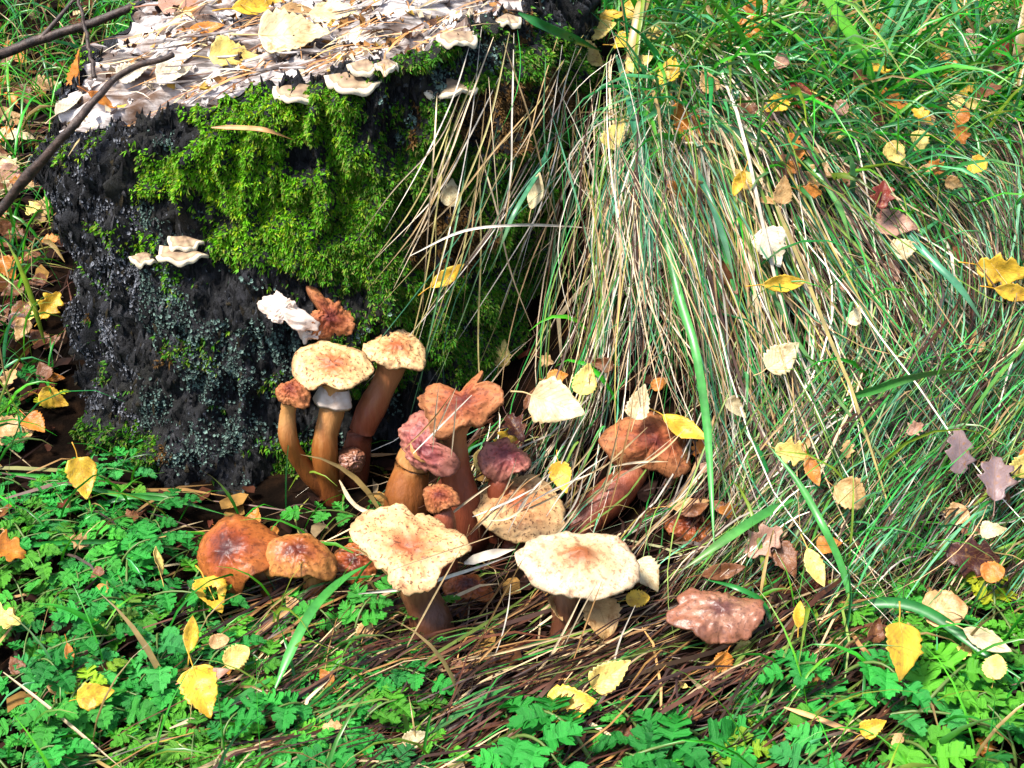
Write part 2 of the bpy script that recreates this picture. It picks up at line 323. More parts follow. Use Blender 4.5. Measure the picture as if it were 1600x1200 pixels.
# broken top surface with fibres
NRr = 90
rim = P[-1]; t_ = np.linspace(0, 1, NRr)[:, None]
Rr = np.hypot(rim[:, 0]-SCX, rim[:, 1]-SCY)
TX = SCX+t_*(rim[:, 0]-SCX)[None]; TY = SCY+t_*(rim[:, 1]-SCY)[None]
zc0 = .303
pl = zc0+.20*(TX-SCX)+.07*(TY-SCY); dz = rim[:, 2]-(zc0+.20*(rim[:, 0]-SCX)+.07*(rim[:, 1]-SCY))
TZ = pl+dz[None]*t_**3
ca, sa = math.cos(math.radians(32)), math.sin(math.radians(32))
fu, fv = TX*ca+TY*sa, -TX*sa+TY*ca
fib = .008*(1-np.abs(noise(fu*6, fv*48, 0, 51)))**2+.003*noise(fu*14, fv*120, 0, 52)+.012*fbm(TX*10, TY*14, 0, 3, 53)-.010*sstep((noise(fu*7, fv*26, 0, 57)-.25)/.3)
TZ = TZ+(fib-.006)*np.clip((1-t_)*14, .15, 1)
top_ = obj('broken_top', mesh_np('broken_top', np.stack([TX, TY, TZ], -1)-off0, grid_faces(NRr, NA, True)), M['wood'], stump)
def topz(x, y): return zc0+.20*(x-SCX)+.07*(y-SCY)+.006
# lifted splinters of wood lying along the grain, parts of the stump
for i in range(60):
    px, py = [(rng.uniform(90, 620), rng.uniform(-10, 150))][0]
    p = at_z(px, py, .31)
    if math.hypot((p[0]-SCX)/.23, (p[1]-SCY)/.2) > .80: continue
    p[2] = topz(p[0], p[1])
    L = rng.uniform(.015, .06); ang = math.radians(32+rng.normal(0, 9)); wd = rng.uniform(.001, .0034)
    u = np.linspace(-1, 1, 6); c = np.stack([p[0]+u*L/2*math.cos(ang), p[1]+u*L/2*math.sin(ang), p[2]+.002+u*rng.uniform(-.004, .006)+.002*u*u], -1)
    V, F = tube(c, wd*(1-.75*np.abs(u)**1.5)*rng.uniform(.8, 1.1, 6), 5); V[:, 2] = (V[:, 2]-p[2])*.55+p[2]
    obj('wood_splinter', mesh_np('wood_splinter', V-off0, F, smooth=False), M['wood'], stump)
bvh_V = np.vstack([P.reshape(-1, 3), np.stack([TX, TY, TZ], -1).reshape(-1, 3)])
f1 = grid_faces(NV, NA, True); f2 = grid_faces(NRr, NA, True)+NV*NA
BVH = BVHTree.FromPolygons(bvh_V.tolist(), np.vstack([f1, f2]).tolist())

def matz(x, y):                            # thickness of the grass mat lying on the bank
    x = np.asarray(x, float); y = np.asarray(y, float)
    s = sstep((y-toe(x)+.06)/.10)*sstep((x+.03)/.1)
    return .026*s
def hit(px, py, lift=0.0, use_stump=True):
    """first surface (stump, or ground with its grass mat) on the pixel's ray -> point, normal"""
    r = ray(px, py); t = np.arange(.4, 6, .003); Q = CPOS+t[:, None]*r
    below = Q[:, 2] < hgt(Q[:, 0], Q[:, 1])+matz(Q[:, 0], Q[:, 1])
    k = int(np.argmax(below)) if below.any() else len(t)-1
    p = Q[k]; e = .02
    h = lambda x, y: float(hgt(x, y)+matz(x, y))
    nrm = unit([-(h(p[0]+e, p[1])-h(p[0]-e, p[1]))/(2*e), -(h(p[0], p[1]+e)-h(p[0], p[1]-e))/(2*e), 1]); where = 'g'
    if use_stump:
        ru = unit(r); loc, nn, idx, dist = BVH.ray_cast(Vector(CPOS), Vector(ru))
        if loc is not None and dist < np.linalg.norm(p-CPOS):
            p = np.array(loc); where = 't' if idx >= len(f1) else 's'
            d = unit([p[0]-SCX, p[1]-SCY, .15]); nrm = unit([0, -.1, 1]) if idx >= len(f1) else d
    return p+nrm*lift, nrm, where

def palette(n, cols, wts, var=.3):
    i = rng.choice(len(cols), n, p=np.array(wts)/sum(wts)); return np.array(cols)[i]*rng.uniform(1-var, 1+var, (n, 1))
# ---- moss and lichen: uncountable shoots and flakes on the bark
def surf_samples(n, wfun):
    a = rng.uniform(-np.pi, np.pi, n); v = rng.uniform(.0, 1.0, n)
    fi = (a+np.pi)/(2*np.pi)*NA; fj = v*(NV-1); i0 = fi.astype(int) % NA; i1 = (i0+1) % NA; j0 = np.minimum(fj.astype(int), NV-2); ti = (fi-np.floor(fi))[:, None]; tj = (fj-j0)[:, None]
    p = (STUMP[j0, i0]*(1-ti)+STUMP[j0, i1]*ti)*(1-tj)+(STUMP[j0+1, i0]*(1-ti)+STUMP[j0+1, i1]*ti)*tj
    w_ = wfun(p, a); k = rng.uniform(0, 1, n) < w_
    return p[k], a[k], w_[k]
def frontw(a): return np.where(np.sin(a) < .25, 1.0, .25)
p, a, w_ = surf_samples(300000, lambda p, a: np.clip(sstep(moss_mask(p)*1.25-.12), 0, 1)*frontw(a))
n_ = len(p)
nr = np.stack([np.cos(a), np.sin(a), np.full(n_, .1)], -1)
g_ = unit(nr*.8+np.array([0, 0, .15])+rng.normal(0, .55, (n_, 3)))
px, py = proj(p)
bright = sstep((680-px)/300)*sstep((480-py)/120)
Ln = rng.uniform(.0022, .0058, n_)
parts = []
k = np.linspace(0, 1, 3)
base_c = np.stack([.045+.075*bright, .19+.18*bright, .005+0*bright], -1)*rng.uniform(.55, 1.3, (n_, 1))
yel = rng.uniform(0, 1, n_) < .10+.14*(.5+.5*noise(p[:, 0]*20, p[:, 1]*20, p[:, 2]*20, 77))
base_c[yel] = base_c[yel]*np.array([2.4, 1.25, 1.0])
brn = noise(p[:, 0]*22, p[:, 1]*22, p[:, 2]*22, 78)+.5*(px > 640) > .72
base_c[brn] = np.array([.13, .065, .015])*rng.uniform(.5, 1.3, (brn.sum(), 1))
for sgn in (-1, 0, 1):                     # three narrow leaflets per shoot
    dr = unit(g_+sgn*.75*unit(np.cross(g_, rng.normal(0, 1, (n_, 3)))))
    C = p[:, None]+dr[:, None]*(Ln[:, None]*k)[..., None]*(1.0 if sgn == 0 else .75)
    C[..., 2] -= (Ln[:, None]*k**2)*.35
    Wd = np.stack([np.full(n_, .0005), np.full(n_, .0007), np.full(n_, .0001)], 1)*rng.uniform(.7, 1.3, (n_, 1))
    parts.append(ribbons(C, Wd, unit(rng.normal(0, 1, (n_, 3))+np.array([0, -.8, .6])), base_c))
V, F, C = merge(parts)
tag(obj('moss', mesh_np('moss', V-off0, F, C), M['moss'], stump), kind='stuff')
# rough bark scales: small upright plates standing proud of the cracks
p, a, w_ = surf_samples(30000, lambda p, a: np.clip(1-1.3*sstep(moss_mask(p)*1.4-.2), 0, 1)*(p[:, 2] > -.01)*np.where(np.sin(a) < .3, 1, .4))
n_ = len(p); nr = unit(np.stack([np.cos(a), np.sin(a), np.full(n_, .12)], -1)+rng.normal(0, .22, (n_, 3))); s1 = unit(np.cross(np.array([0, 0, 1.])+rng.normal(0, .18, (n_, 3)), nr)); s2 = np.cross(nr, s1)
th = np.linspace(0, 2*np.pi, 7, endpoint=False); wd = rng.uniform(.0007, .0022, n_)[:, None, None]; ht = rng.uniform(.002, .0085, n_)[:, None, None]
ring = p[:, None]-nr[:, None]*.001+(wd*np.cos(th)[None, :, None]*s1[:, None]+ht*np.sin(th)[None, :, None]*s2[:, None])*rng.uniform(.6, 1.35, (n_, 7, 1))
Vv = np.concatenate([p[:, None]+nr[:, None]*rng.uniform(.0004, .0022, (n_, 1, 1))+s2[:, None]*ht*rng.uniform(-.5, .5, (n_, 1, 1)), ring], 1)
b0 = (np.arange(n_)*8)[:, None]; jj = np.arange(7)[None]; F = np.stack([b0+0*jj, b0+1+jj, b0+1+(jj+1) % 7], -1).reshape(-1, 3)
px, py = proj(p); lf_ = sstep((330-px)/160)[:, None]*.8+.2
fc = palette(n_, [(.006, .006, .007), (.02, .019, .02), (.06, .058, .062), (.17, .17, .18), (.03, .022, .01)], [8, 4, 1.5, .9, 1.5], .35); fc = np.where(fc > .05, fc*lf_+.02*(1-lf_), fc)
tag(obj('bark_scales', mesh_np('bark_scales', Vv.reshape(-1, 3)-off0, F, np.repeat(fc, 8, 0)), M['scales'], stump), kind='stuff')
p, a, w_ = surf_samples(260000, lambda p, a: np.clip((lambda q: blobs(LICH, *q))(proj(p))*1.1-.45+1.5*fbm(p[:, 0]*42, p[:, 1]*42, p[:, 2]*36, 3, 61), 0, 1)*(1-sstep(moss_mask(p)*1.5-.2))*(np.sin(a) < .25))
n_ = len(p); nr = unit(np.stack([np.cos(a), np.sin(a), np.full(n_, .25)], -1)+rng.normal(0, .45, (n_, 3)))
s1 = unit(np.cross(nr, rng.normal(0, 1, (n_, 3)))); s2 = np.cross(nr, s1)
R_ = rng.uniform(.0004, .0017, n_)[:, None, None]; th = np.linspace(0, 2*np.pi, 5, endpoint=False)
ring = p[:, None]+nr[:, None]*.0022+R_*(np.cos(th)[None, :, None]*s1[:, None]+np.sin(th)[None, :, None]*s2[:, None])*rng.uniform(.6, 1.3, (n_, 5, 1))
Vv = np.concatenate([p[:, None]+nr[:, None]*.0012, ring], 1)
b0 = (np.arange(n_)*6)[:, None]; jj = np.arange(5)[None]
F = np.stack([b0+0*jj, b0+1+jj, b0+1+(jj+1) % 5], -1).reshape(-1, 3)
px, py = proj(p); blue = (px > 220)[:, None]
lc = np.where(blue, np.array([.10, .15, .125]), np.array([.13, .135, .15]))*rng.uniform(.35, 1.7, (n_, 1))
tag(obj('lichen', mesh_np('lichen', Vv.reshape(-1, 3)-off0, F, np.repeat(lc, 6, 0), smooth=False), M['lichen'], stump), kind='stuff')

# ------------------------------------------------------------------ grass on the bank and around
def in_stump(x, y, grow=0.0):
    a = np.arctan2(y-SCY, x-SCX); r = np.hypot(x-SCX, y-SCY); return r < np.maximum(per(a, bA, bR), per(a, rA, rR))+.02+grow
FAN = np.array([.10, 1.13])
def field(p):
    d = p-FAN; fan = unit(d+np.array([0, -.04])); dn = np.array([-.74, -.67])
    t = sstep((np.linalg.norm(d, axis=-1)-.10)/.42)*sstep((p[..., 0]-.05)/.25)
    t = np.clip(t+sstep((1.02-p[..., 1])/.2)*sstep((p[..., 0]+.03)/.12)*.85, 0, 1)[..., None]
    return unit(fan*(1-t)+dn*t)
def trace(root, L, K, dev, lift0, hump, fieldf, sag=1.0):
    n = len(root); P = np.zeros((n, K, 3)); q = root.copy(); cv = rng.normal(0, .6, n); kk = rng.integers(2, max(3, K-1), n); kj = np.where(rng.uniform(0, 1, n) < .15, rng.normal(0, .5, n), 0)
    for i in range(K):
        u = i/(K-1); base = hgt(q[:, 0], q[:, 1])
        P[:, i, 0] = q[:, 0]; P[:, i, 1] = q[:, 1]; P[:, i, 2] = base+lift0*(1-.5*u)+hump*np.sin(np.pi*min(1, u*1.0)**.7)
        a = dev+cv*(u-.3)+np.where(i >= kk, kj, 0); d = fieldf(q); c, s = np.cos(a), np.sin(a)
        q = q+np.stack([d[:, 0]*c-d[:, 1]*s, d[:, 0]*s+d[:, 1]*c], -1)*(L/(K-1))[:, None]
    return P
CLEAR = [(1005, 700, 92, 70, .90), (950, 775, 55, 48, .885), (905, 880, 112, 66, .76), (1118, 958, 85, 42, .73), (1076, 825, 42, 30, .845), (715, 650, 80, 90, .87), (812, 795, 70, 46, .85)]
def clear(P, keepfrac=.12):
    px, py = proj(P); bad = np.zeros(len(P), bool)
    for x, y, a, b, d in CLEAR: bad |= ((((px-x)/a)**2+((py-y)/b)**2 < 1) & (P[..., 1] < d)).any(1)
    return ~(bad & (rng.uniform(0, 1, len(P)) > keepfrac))
def thin_left(P, lim=900, frac=.10):
    px, py = proj(P); return ~((px < lim) & (py < 640)).any(1) | (rng.uniform(0, 1, len(P)) < frac)
def taper(n, K, w0, w1):
    wf = np.where(rng.uniform(0, 1, (n, 1)) < .12, 1.9, 1.0)*np.where(rng.uniform(0, 1, (n, 1)) < .3, .65, 1.0)
    u = np.linspace(0, 1, K); return wf*rng.uniform(w0, w1, (n, 1))*(np.minimum(1, .12+3.2*u)*np.clip((1-u)*2.2, .06, 1))[None]
STRAW = [(.68, .50, .30), (.46, .29, .13), (.80, .70, .54), (.06, .02, .008), (.38, .30, .07), (.14, .24, .03), (.08, .30, .15), (.03, .26, .04)]
def bank_roots(n, x0, x1, y0f, y1f):
    x = rng.uniform(x0, x1, n*2); y = rng.uniform(0, 1, n*2); y = y0f(x)+(y1f(x)-y0f(x))*y
    k = ~in_stump(x, y, .0); r = np.stack([x, y], -1)[k][:n]; return r
parts = []
r = bank_roots(5400, -.02, .75, lambda x: toe(x)+.02, lambda x: crest(x)+.03)
n_ = len(r); K = 9
Pp = trace(r, rng.uniform(.06, .27, n_)*(.35+.65*sstep((r[:, 1]-toe(r[:, 0]))/.16)), K, rng.normal(0, 1, n_)*np.where(r[:, 0] > .13, .15, .28), rng.uniform(0, .03, n_), rng.uniform(.002, .045, n_)*rng.uniform(.2, 1, n_), field)
Pp = Pp[clear(Pp) & thin_left(Pp)]; n_ = len(Pp)
parts.append(ribbons(Pp, taper(n_, K, .00026, .00070), unit(rng.normal(0, .5, (n_, 3))+np.array([0, -.6, .8])), palette(n_, STRAW, [4, 2.4, 4, 11, 2, 3.5, 4, 4], .45)))
x0_ = Pp[:, 0, 0]; gr = (rng.uniform(0, 1, n_) < .60*sstep((x0_-.12)/.2)); cc = np.repeat(palette(n_, [(.05, .18, .02), (.03, .27, .04), (.10, .32, .15), (.16, .24, .04), (.035, .014, .006)], [2, 2.5, 2.5, 2, 5], .4)[:, None], K*2, 1).reshape(-1, 3); v_, f_, c_ = parts[-1]; m_ = np.repeat(gr, K*2); c_[m_] = cc[m_]
# straws rooted in the tussock at the crest, hanging down the steep side
n_ = 1000
r = np.stack([rng.normal(.10, .055, n_), rng.normal(1.09, .035, n_)], -1)
def fan_only(p): return unit(p-np.array([.10, 1.25]))
Pp = trace(r, rng.uniform(.16, .40, n_), 11, rng.normal(0, .3, n_), rng.uniform(.01, .03, n_), rng.uniform(.005, .05, n_), lambda p: unit(fan_only(p)*np.array([1.5, 1])))
keep = ~in_stump(Pp[:, :, 0], Pp[:, :, 1], -.01).any(1) & clear(Pp) & thin_left(Pp)
Pp = Pp[keep]; n_ = len(Pp)
parts.append(ribbons(Pp, taper(n_, 11, .0003, .0008), unit(rng.normal(0, .5, (n_, 3))+np.array([0, -.6, .8])), palette(n_, STRAW, [4, 3, 4, 4, 1.5, 1.5, 3, 3], .4)))
V, F, C = merge(parts)
go = obj('dry_grass', mesh_np('dry_grass', V, F, C), M['straw']); tag(go, 'mat of long dry straw-coloured grass flowing down the bank beside the stump', 'grass', kind='stuff')

GREEN = [(.014, .18, .010), (.03, .31, .012), (.012, .17, .03), (.07, .36, .010), (.07, .33, .11), (.17, .26, .02), (.34, .23, .08)]
def meadow(n, x0, x1, y0, y1, L0, L1, w0, w1, cond=None, wts=(4, 4, 2, 3, 2, 1.2, 1.2)):
    x = rng.uniform(x0, x1, n); y = rng.uniform(y0, y1, n); k = ~in_stump(x, y)
    if cond is not None: k &= cond(x, y)
    x, y = x[k], y[k]; n = len(x); K = 7; L = rng.uniform(L0, L1, n); az = rng.uniform(0, 2*np.pi, n); lean = rng.uniform(.25, 1.15, n); bend = rng.uniform(.2, 1.5, n)
    P = np.zeros((n, K, 3)); P[:, 0] = np.stack([x, y, hgt(x, y)-.002], -1); th = lean*.4
    for i in range(1, K):
        st = L/(K-1); P[:, i] = P[:, i-1]+np.stack([np.sin(th)*np.cos(az), np.sin(th)*np.sin(az), np.cos(th)], -1)*st[:, None]; th = np.minimum(th+(lean*.25+bend*.28)*(.4+i/K), 2.3)
    gz = hgt(P[..., 0], P[..., 1])+.003; P[..., 2] = np.maximum(P[..., 2], gz)
    keep = ~in_stump(P[..., 0], P[..., 1], -.02).any(1) & clear(P, .05); P = P[keep]; n = len(P)
    side = unit(np.stack([-np.sin(az[keep]), np.cos(az[keep]), np.zeros(n)], -1)); nn = unit(np.cross(side, P[:, -1]-P[:, 0])+rng.normal(0, .25, (n, 3)))
    return ribbons(P, taper(n, K, w0, w1), nn, palette(n, GREEN, wts), fold=.45)
back = lambda x, y: y > np.where(x > 0, crest(x)-.06+.0*x, .0)
parts = [meadow(9500, -.02, 1.1, 1.0, 2.1, .05, .17, .0008, .0019, back), meadow(1100, .0, 1.0, 1.05, 2.0, .12, .26, .0014, .0028, back),
         meadow(2600, -1.0, -.34, .9, 2.2, .05, .16, .0007, .0016, lambda x, y: x < -.4, (3, 4, 2, 3, 1, 2, 3)),
         meadow(520, -.75, -.02, .45, .93, .03, .10, .0006, .0013, None, (3, 3, 1, 2, 1, 2, 3)), meadow(600, .15, .9, .45, .85, .04, .11, .0006, .0014, None, (3, 3, 1, 2, 1, 2, 3)),
         meadow(330, .05, .8, .8, 1.1, .05, .14, .0007, .0016, None, (3, 3, 3, 2, 3, 2, 1))]
parts.append(meadow(1500, .02, .32, 1.02, 1.2, .05, .16, .0008, .002, None, (3, 4, 4, 2, 5, 2, 1)))
V, F, C = merge(parts)
go = obj('green_grass', mesh_np('green_grass', V, F, C), M['grass']); tag(go, 'short green grass covering the ground behind and around the stump', 'grass', kind='stuff')

# loose dead stems and needles low on the ground
n_ = 4200
x = rng.uniform(-1.0, 1.0, n_); y = rng.uniform(.4, 1.9, n_); k = ~in_stump(x, y); r = np.stack([x, y], -1)[k]; n_ = len(r)
az = rng.normal(math.radians(215), .7, n_)
Pp = trace(r, rng.uniform(.03, .14, n_), 5, az, rng.uniform(.001, .012, n_), rng.uniform(0, .012, n_), lambda p: np.tile([1., 0], (len(p), 1)))
keep = ~in_stump(Pp[..., 0], Pp[..., 1], -.02).any(1); Pp = Pp[keep]; n_ = len(Pp)
a1 = ribbons(Pp, taper(n_, 5, .0004, .0010), unit(rng.normal(0, .5, (n_, 3))+np.array([0, -.4, .9])), palette(n_, [(.40, .22, .07), (.60, .45, .25), (.08, .025, .01), (.03, .011, .006), (.22, .22, .04)], [2, 2, 4, 5, 1]))
n2 = 1500; r = np.stack([rng.uniform(-.16, .30, n2), rng.uniform(.56, .80, n2)], -1)
Pp = trace(r, rng.uniform(.05, .20, n2), 6, rng.normal(math.radians(216), .22, n2), rng.uniform(.001, .016, n2), rng.uniform(0, .014, n2), lambda p: np.tile([1., 0], (len(p), 1)))
Pp = Pp[clear(Pp, .3)]; n2 = len(Pp)
a2 = ribbons(Pp, taper(n2, 6, .0004, .0010), unit(rng.normal(0, .5, (n2, 3))+np.array([0, -.4, .9])), palette(n2, [(.36, .18, .05), (.58, .42, .22), (.09, .028, .012), (.03, .011, .006), (.14, .2, .03), (.03, .2, .03)], [1.2, 1.1, 4, 7, 1.2, 1.4], .4))
go = obj('dead_stems', mesh_np('dead_stems', *merge([a1, a2])), M['straw']); tag(go, 'scattered thin dead stems and needles lying on the forest floor', 'plant litter', kind='stuff')
# crumbled leaf litter
n_ = 5200
x = rng.uniform(-1.0, 1.05, n_); y = rng.uniform(.35, 2.0, n_); k = ~in_stump(x, y); x, y = x[k], y[k]; n_ = len(x)
c0 = np.stack([x, y, hgt(x, y)+rng.uniform(.001, .012, n_)], -1); nr = unit(np.array([0, 0, 1.])+rng.normal(0, .35, (n_, 3))); s1 = unit(np.cross(nr, rng.normal(0, 1, (n_, 3)))); s2 = np.cross(nr, s1)
th = np.linspace(0, 2*np.pi, 7, endpoint=False); R_ = rng.uniform(.003, .011, n_)[:, None, None]
ring = c0[:, None]+R_*(np.cos(th)[None, :, None]*s1[:, None]*1.3+np.sin(th)[None, :, None]*s2[:, None]*.8)*rng.uniform(.6, 1.25, (n_, 7, 1))+nr[:, None]*rng.normal(.001, .0018, (n_, 7, 1))
Vv = np.concatenate([c0[:, None], ring], 1).reshape(-1, 3); b0 = (np.arange(n_)*8)[:, None]; jj = np.arange(7)[None]
F = np.stack([b0+0*jj, b0+1+jj, b0+1+(jj+1) % 7], -1).reshape(-1, 3)
lc = palette(n_, [(.06, .018, .007), (.025, .009, .005), (.16, .06, .018), (.30, .16, .04), (.10, .022, .010), (.40, .28, .15)], [4, 6, 2, 1, 2, .5])
go = obj('leaf_litter', mesh_np('leaf_litter', Vv, F, np.repeat(lc, 8, 0)), M['litter']); tag(go, 'crumbled brown leaf litter covering the dark soil', 'leaf litter', kind='stuff')

# chips, needles and leaf scraps lying on the stump top
def top_pts(n):
    a = rng.uniform(-np.pi, np.pi, n); r = np.sqrt(rng.uniform(0, 1, n))*.97; fi = ((a+np.pi)/(2*np.pi)*NA).astype(int) % NA; fj = np.minimum((r*(NRr-1)).astype(int), NRr-1)
    return np.stack([TX[fj, fi], TY[fj, fi], TZ[fj, fi]], -1)
c0 = top_pts(900); n_ = len(c0); c0[:, 2] += rng.uniform(.001, .005, n_); nr = unit(np.array([0, -.15, 1.])+rng.normal(0, .4, (n_, 3))); s1 = unit(np.cross(nr, rng.normal(0, 1, (n_, 3)))); s2 = np.cross(nr, s1)
R_ = rng.uniform(.0012, .0048, n_)[:, None, None]; th = np.linspace(0, 2*np.pi, 7, endpoint=False)
ring = c0[:, None]+R_*(np.cos(th)[None, :, None]*s1[:, None]*1.5+np.sin(th)[None, :, None]*s2[:, None]*.7)*rng.uniform(.5, 1.3, (n_, 7, 1))+nr[:, None]*rng.normal(.001, .002, (n_, 7, 1))
Vv = np.concatenate([c0[:, None], ring], 1).reshape(-1, 3); b0 = (np.arange(n_)*8)[:, None]; jj = np.arange(7)[None]; F = np.stack([b0+0*jj, b0+1+jj, b0+1+(jj+1) % 7], -1).reshape(-1, 3)
lc = palette(n_, [(.70, .64, .60), (.42, .20, .06), (.10, .05, .03), (.55, .44, .3), (.65, .42, .08), (.03, .02, .018)], [5, 3, 2.5, 2.5, 1, 2.5])
tag(obj('wood_crumbs', mesh_np('wood_crumbs', Vv, F, np.repeat(lc, 8, 0)), M['litter']), 'pale and rusty wood crumbs and leaf scraps strewn on the stump top', 'wood litter', kind='stuff')
c0 = top_pts(420); n_ = len(c0); az = rng.normal(math.radians(32), .8, n_); L = rng.uniform(.02, .07, n_); u = np.linspace(-.5, .5, 5)
Pp = c0[:, None]+np.stack([np.cos(az)[:, None]*u*L[:, None], np.sin(az)[:, None]*u*L[:, None], .004+.012*(.25-u**2)[None]*rng.uniform(0, 2, (n_, 1))+.2*np.cos(az)[:, None]*u*L[:, None]], -1)
tag(obj('needles', mesh_np('needles', *ribbons(Pp, taper(n_, 5, .0004, .0009), unit(rng.normal(0, .4, (n_, 3))+np.array([0, -.4, .9])), palette(n_, [(.5, .24, .08), (.6, .45, .2), (.2, .08, .03), (.65, .55, .4)], [3, 2, 2, 2]))), M['straw']), 'thin rusty needles and straw bits on the stump top', 'needle litter', kind='stuff')

# ------------------------------------------------------------------ mushrooms
def cap_meshes(O, c, n, dome, umbo=0.0, dip=0.0, wav=0.004, seed=0, thick=.004, lip=.0, power=2.0, ngill=54, droop=.0, rag=.02):
    """O: outline points (world) on the rim plane; c centre; n plane normal. returns top/flesh mesh and gill mesh in world space"""
    e1 = unit(np.cross(n, [0.2, 1, 0.1])); e2 = np.cross(n, e1)
    d = np.asarray(O)-c; u, v = d@e1, d@e2; A = np.arctan2(v, u); R = np.hypot(u, v); o = np.argsort(A); A, R = A[o], R[o]
    nt_, nr_ = 120, 20; th = np.linspace(-np.pi, np.pi, nt_, endpoint=False)
    Rr = per(th, A, R); k = np.array([.25, .5, .25]); Rr = .6*Rr+.4*(np.roll(Rr, 1)*.5+np.roll(Rr, -1)*.5)
    tear = rag*(2.6*np.clip(noise(np.cos(th)*4+seed, np.sin(th)*4, 3, seed+5)-.05, 0, 1)+1.6*np.clip(noise(np.cos(th)*9+seed, np.sin(th)*9, 3, seed+6)-.25, 0, 1)+.25*noise(np.cos(th)*26, np.sin(th)*26, 0, seed+7))
    Rr = Rr*(1+.018*noise(np.cos(th)*6+seed, np.sin(th)*6, 0, seed)+.012*noise(np.cos(th)*18, np.sin(th)*18, 0, seed+1))
    r = np.linspace(0, 1, nr_)**.85
    T, Q = np.meshgrid(th, r); RR = Q*Rr[None]*(1-tear[None]*Q**5)
    def zt(Q, T):
        w_ = wav*Q**2*(np.sin(2*T+seed)+.6*np.sin(3*T+seed*2.1)+.5*np.sin(5*T+seed*.7))
        z = dome*(1-Q**power)-lip*np.clip(Q-.85, 0, 1)**2*40*.15+umbo*np.exp(-(Q/.25)**2)-dip*np.exp(-(Q/.35)**2)+w_-droop*np.clip(Q-.5, 0, 1)**2
        return z+.0012*fbm(np.cos(T)*Q*7, np.sin(T)*Q*7, seed, 2, seed)
    Z = zt(Q, T)
    Vt = c+(RR*np.cos(T))[..., None]*e1+(RR*np.sin(T))[..., None]*e2+Z[..., None]*n
    rb = np.linspace(1, .12, 8); Tb, Qb = np.meshgrid(th, rb); RRb = Qb*Rr[None]*.995*(1-tear[None]*Qb**5)
    th_ = thick*(.35+.65*np.clip((1-Qb)*4, 0, 1)); Zb = zt(Qb, Tb)-th_
    Vb = c+(RRb*np.cos(Tb))[..., None]*e1+(RRb*np.sin(Tb))[..., None]*e2+Zb[..., None]*n
    V = np.vstack([Vt.reshape(-1, 3), Vb.reshape(-1, 3)]); F = grid_faces(nr_+8, nt_, True)
    rad = np.concatenate([Q.ravel(), np.full(Qb.size, .98)])
    # gills
    tg = np.linspace(-np.pi, np.pi, ngill, endpoint=False); rg = np.array([.14, .4, .7, .86]); Rg = per(tg, th, Rr)
    Tg, Qg = np.meshgrid(tg, rg, indexing='ij'); zz = zt(Qg, Tg)-thick*(.4+.6*np.clip((1-Qg)*4, 0, 1))+.0003; dep = np.array([.003, .0045, .004, .0012])
    b_ = c+(Qg*Rg[:, None]*np.cos(Tg))[..., None]*e1+(Qg*Rg[:, None]*np.sin(Tg))[..., None]*e2
    Vg = np.stack([b_+zz[..., None]*n, b_+(zz-dep)[..., None]*n], 2)
    bb = (np.arange(ngill)*8)[:, None]+np.arange(3)[None]*2; Fg = np.stack([bb, bb+1, bb+3, bb+2], -1).reshape(-1, 4)
    return V, F, rad, Vg.reshape(-1, 3), Fg
def mushroom(label, d, outline, n, dome, stem, r0, r1, capm, stemm, base_z=None, centre=None, ring=None, group=None, **kw):
    """outline: rim in photo pixels; d: ground distance of the cap centre; stem: pixel path from under the cap to the ground"""
    n = unit(n); op = np.array(outline, float); cp = op.mean(0) if centre is None else np.array(centre)
    c = at_d(cp[0], cp[1], d)
    O = []
    for x, y in op:
        r = ray(x, y); t = ((c-CPOS)@n)/(r@n); O.append(CPOS+t*r)
    sp = []
    for i, s in enumerate(stem):
        sp.append(at_d(s[0], s[1], s[2]))
    sp = np.array(sp); bz = float(hgt(sp[-1, 0], sp[-1, 1]))-.006 if base_z is None else base_z
    sp[-1, 2] = bz
    base = sp[-1].copy()
    o = empty('mushroom', base); tag(o, label, 'mushroom', group)
    V, F, rad, Vg, Fg = cap_meshes(O, c, n, dome, **kw)
    cap = obj('cap', mesh_np('cap', V-base, F, attrs={'rad': rad}), M[capm], o)
    obj('gills', mesh_np('gills', Vg-base, Fg), M['gills'], cap)
    top = c+n*(dome*.4-.004)
    path = spline(np.vstack([top, sp]), 22); u = np.linspace(0, 1, 22)
    rr = (r0*(1-u)+r1*u)*(1+.06*np.sin(u*17+kw.get('seed', 0)))*(1+.5*np.clip(.12-u, 0, 1)*4)
    V, F = tube(path, rr, 14); V = V+unit(V-V.mean(0))*(.0006*noise(V[:, 0]*400, V[:, 1]*400, V[:, 2]*90, 5))[:, None]
    rad = np.concatenate([np.repeat(1-u, 14), [1, 0]])
    st = obj('stem', mesh_np('stem', V-base, F, attrs={'rad': rad}), M[stemm], o)
    if ring:
        i = int(ring*21); pc, tn = path[i], unit(path[i+1]-path[i-1]); a1 = unit(np.cross(tn, [.3, 1, .2])); a2 = np.cross(tn, a1)
        th = np.linspace(0, 2*np.pi, 28, endpoint=False); rows = []
        for s, q in ((-.010, 1.02), (-.004, 1.2), (.002, 1.42), (.005, 1.3), (-.002, 1.08)):
            wv = 1+.10*np.sin(3*th)+.06*np.sin(7*th)
            rows.append(pc+tn*s+(rr[i]*q*wv)[:, None]*(np.cos(th)[:, None]*a1+np.sin(th)[:, None]*a2))
        obj('ring', mesh_np('ring', np.vstack(rows)-base, grid_faces(5, 28, True)), M['flesh'], st)
    return o
UPN = (0, -.12, 1)
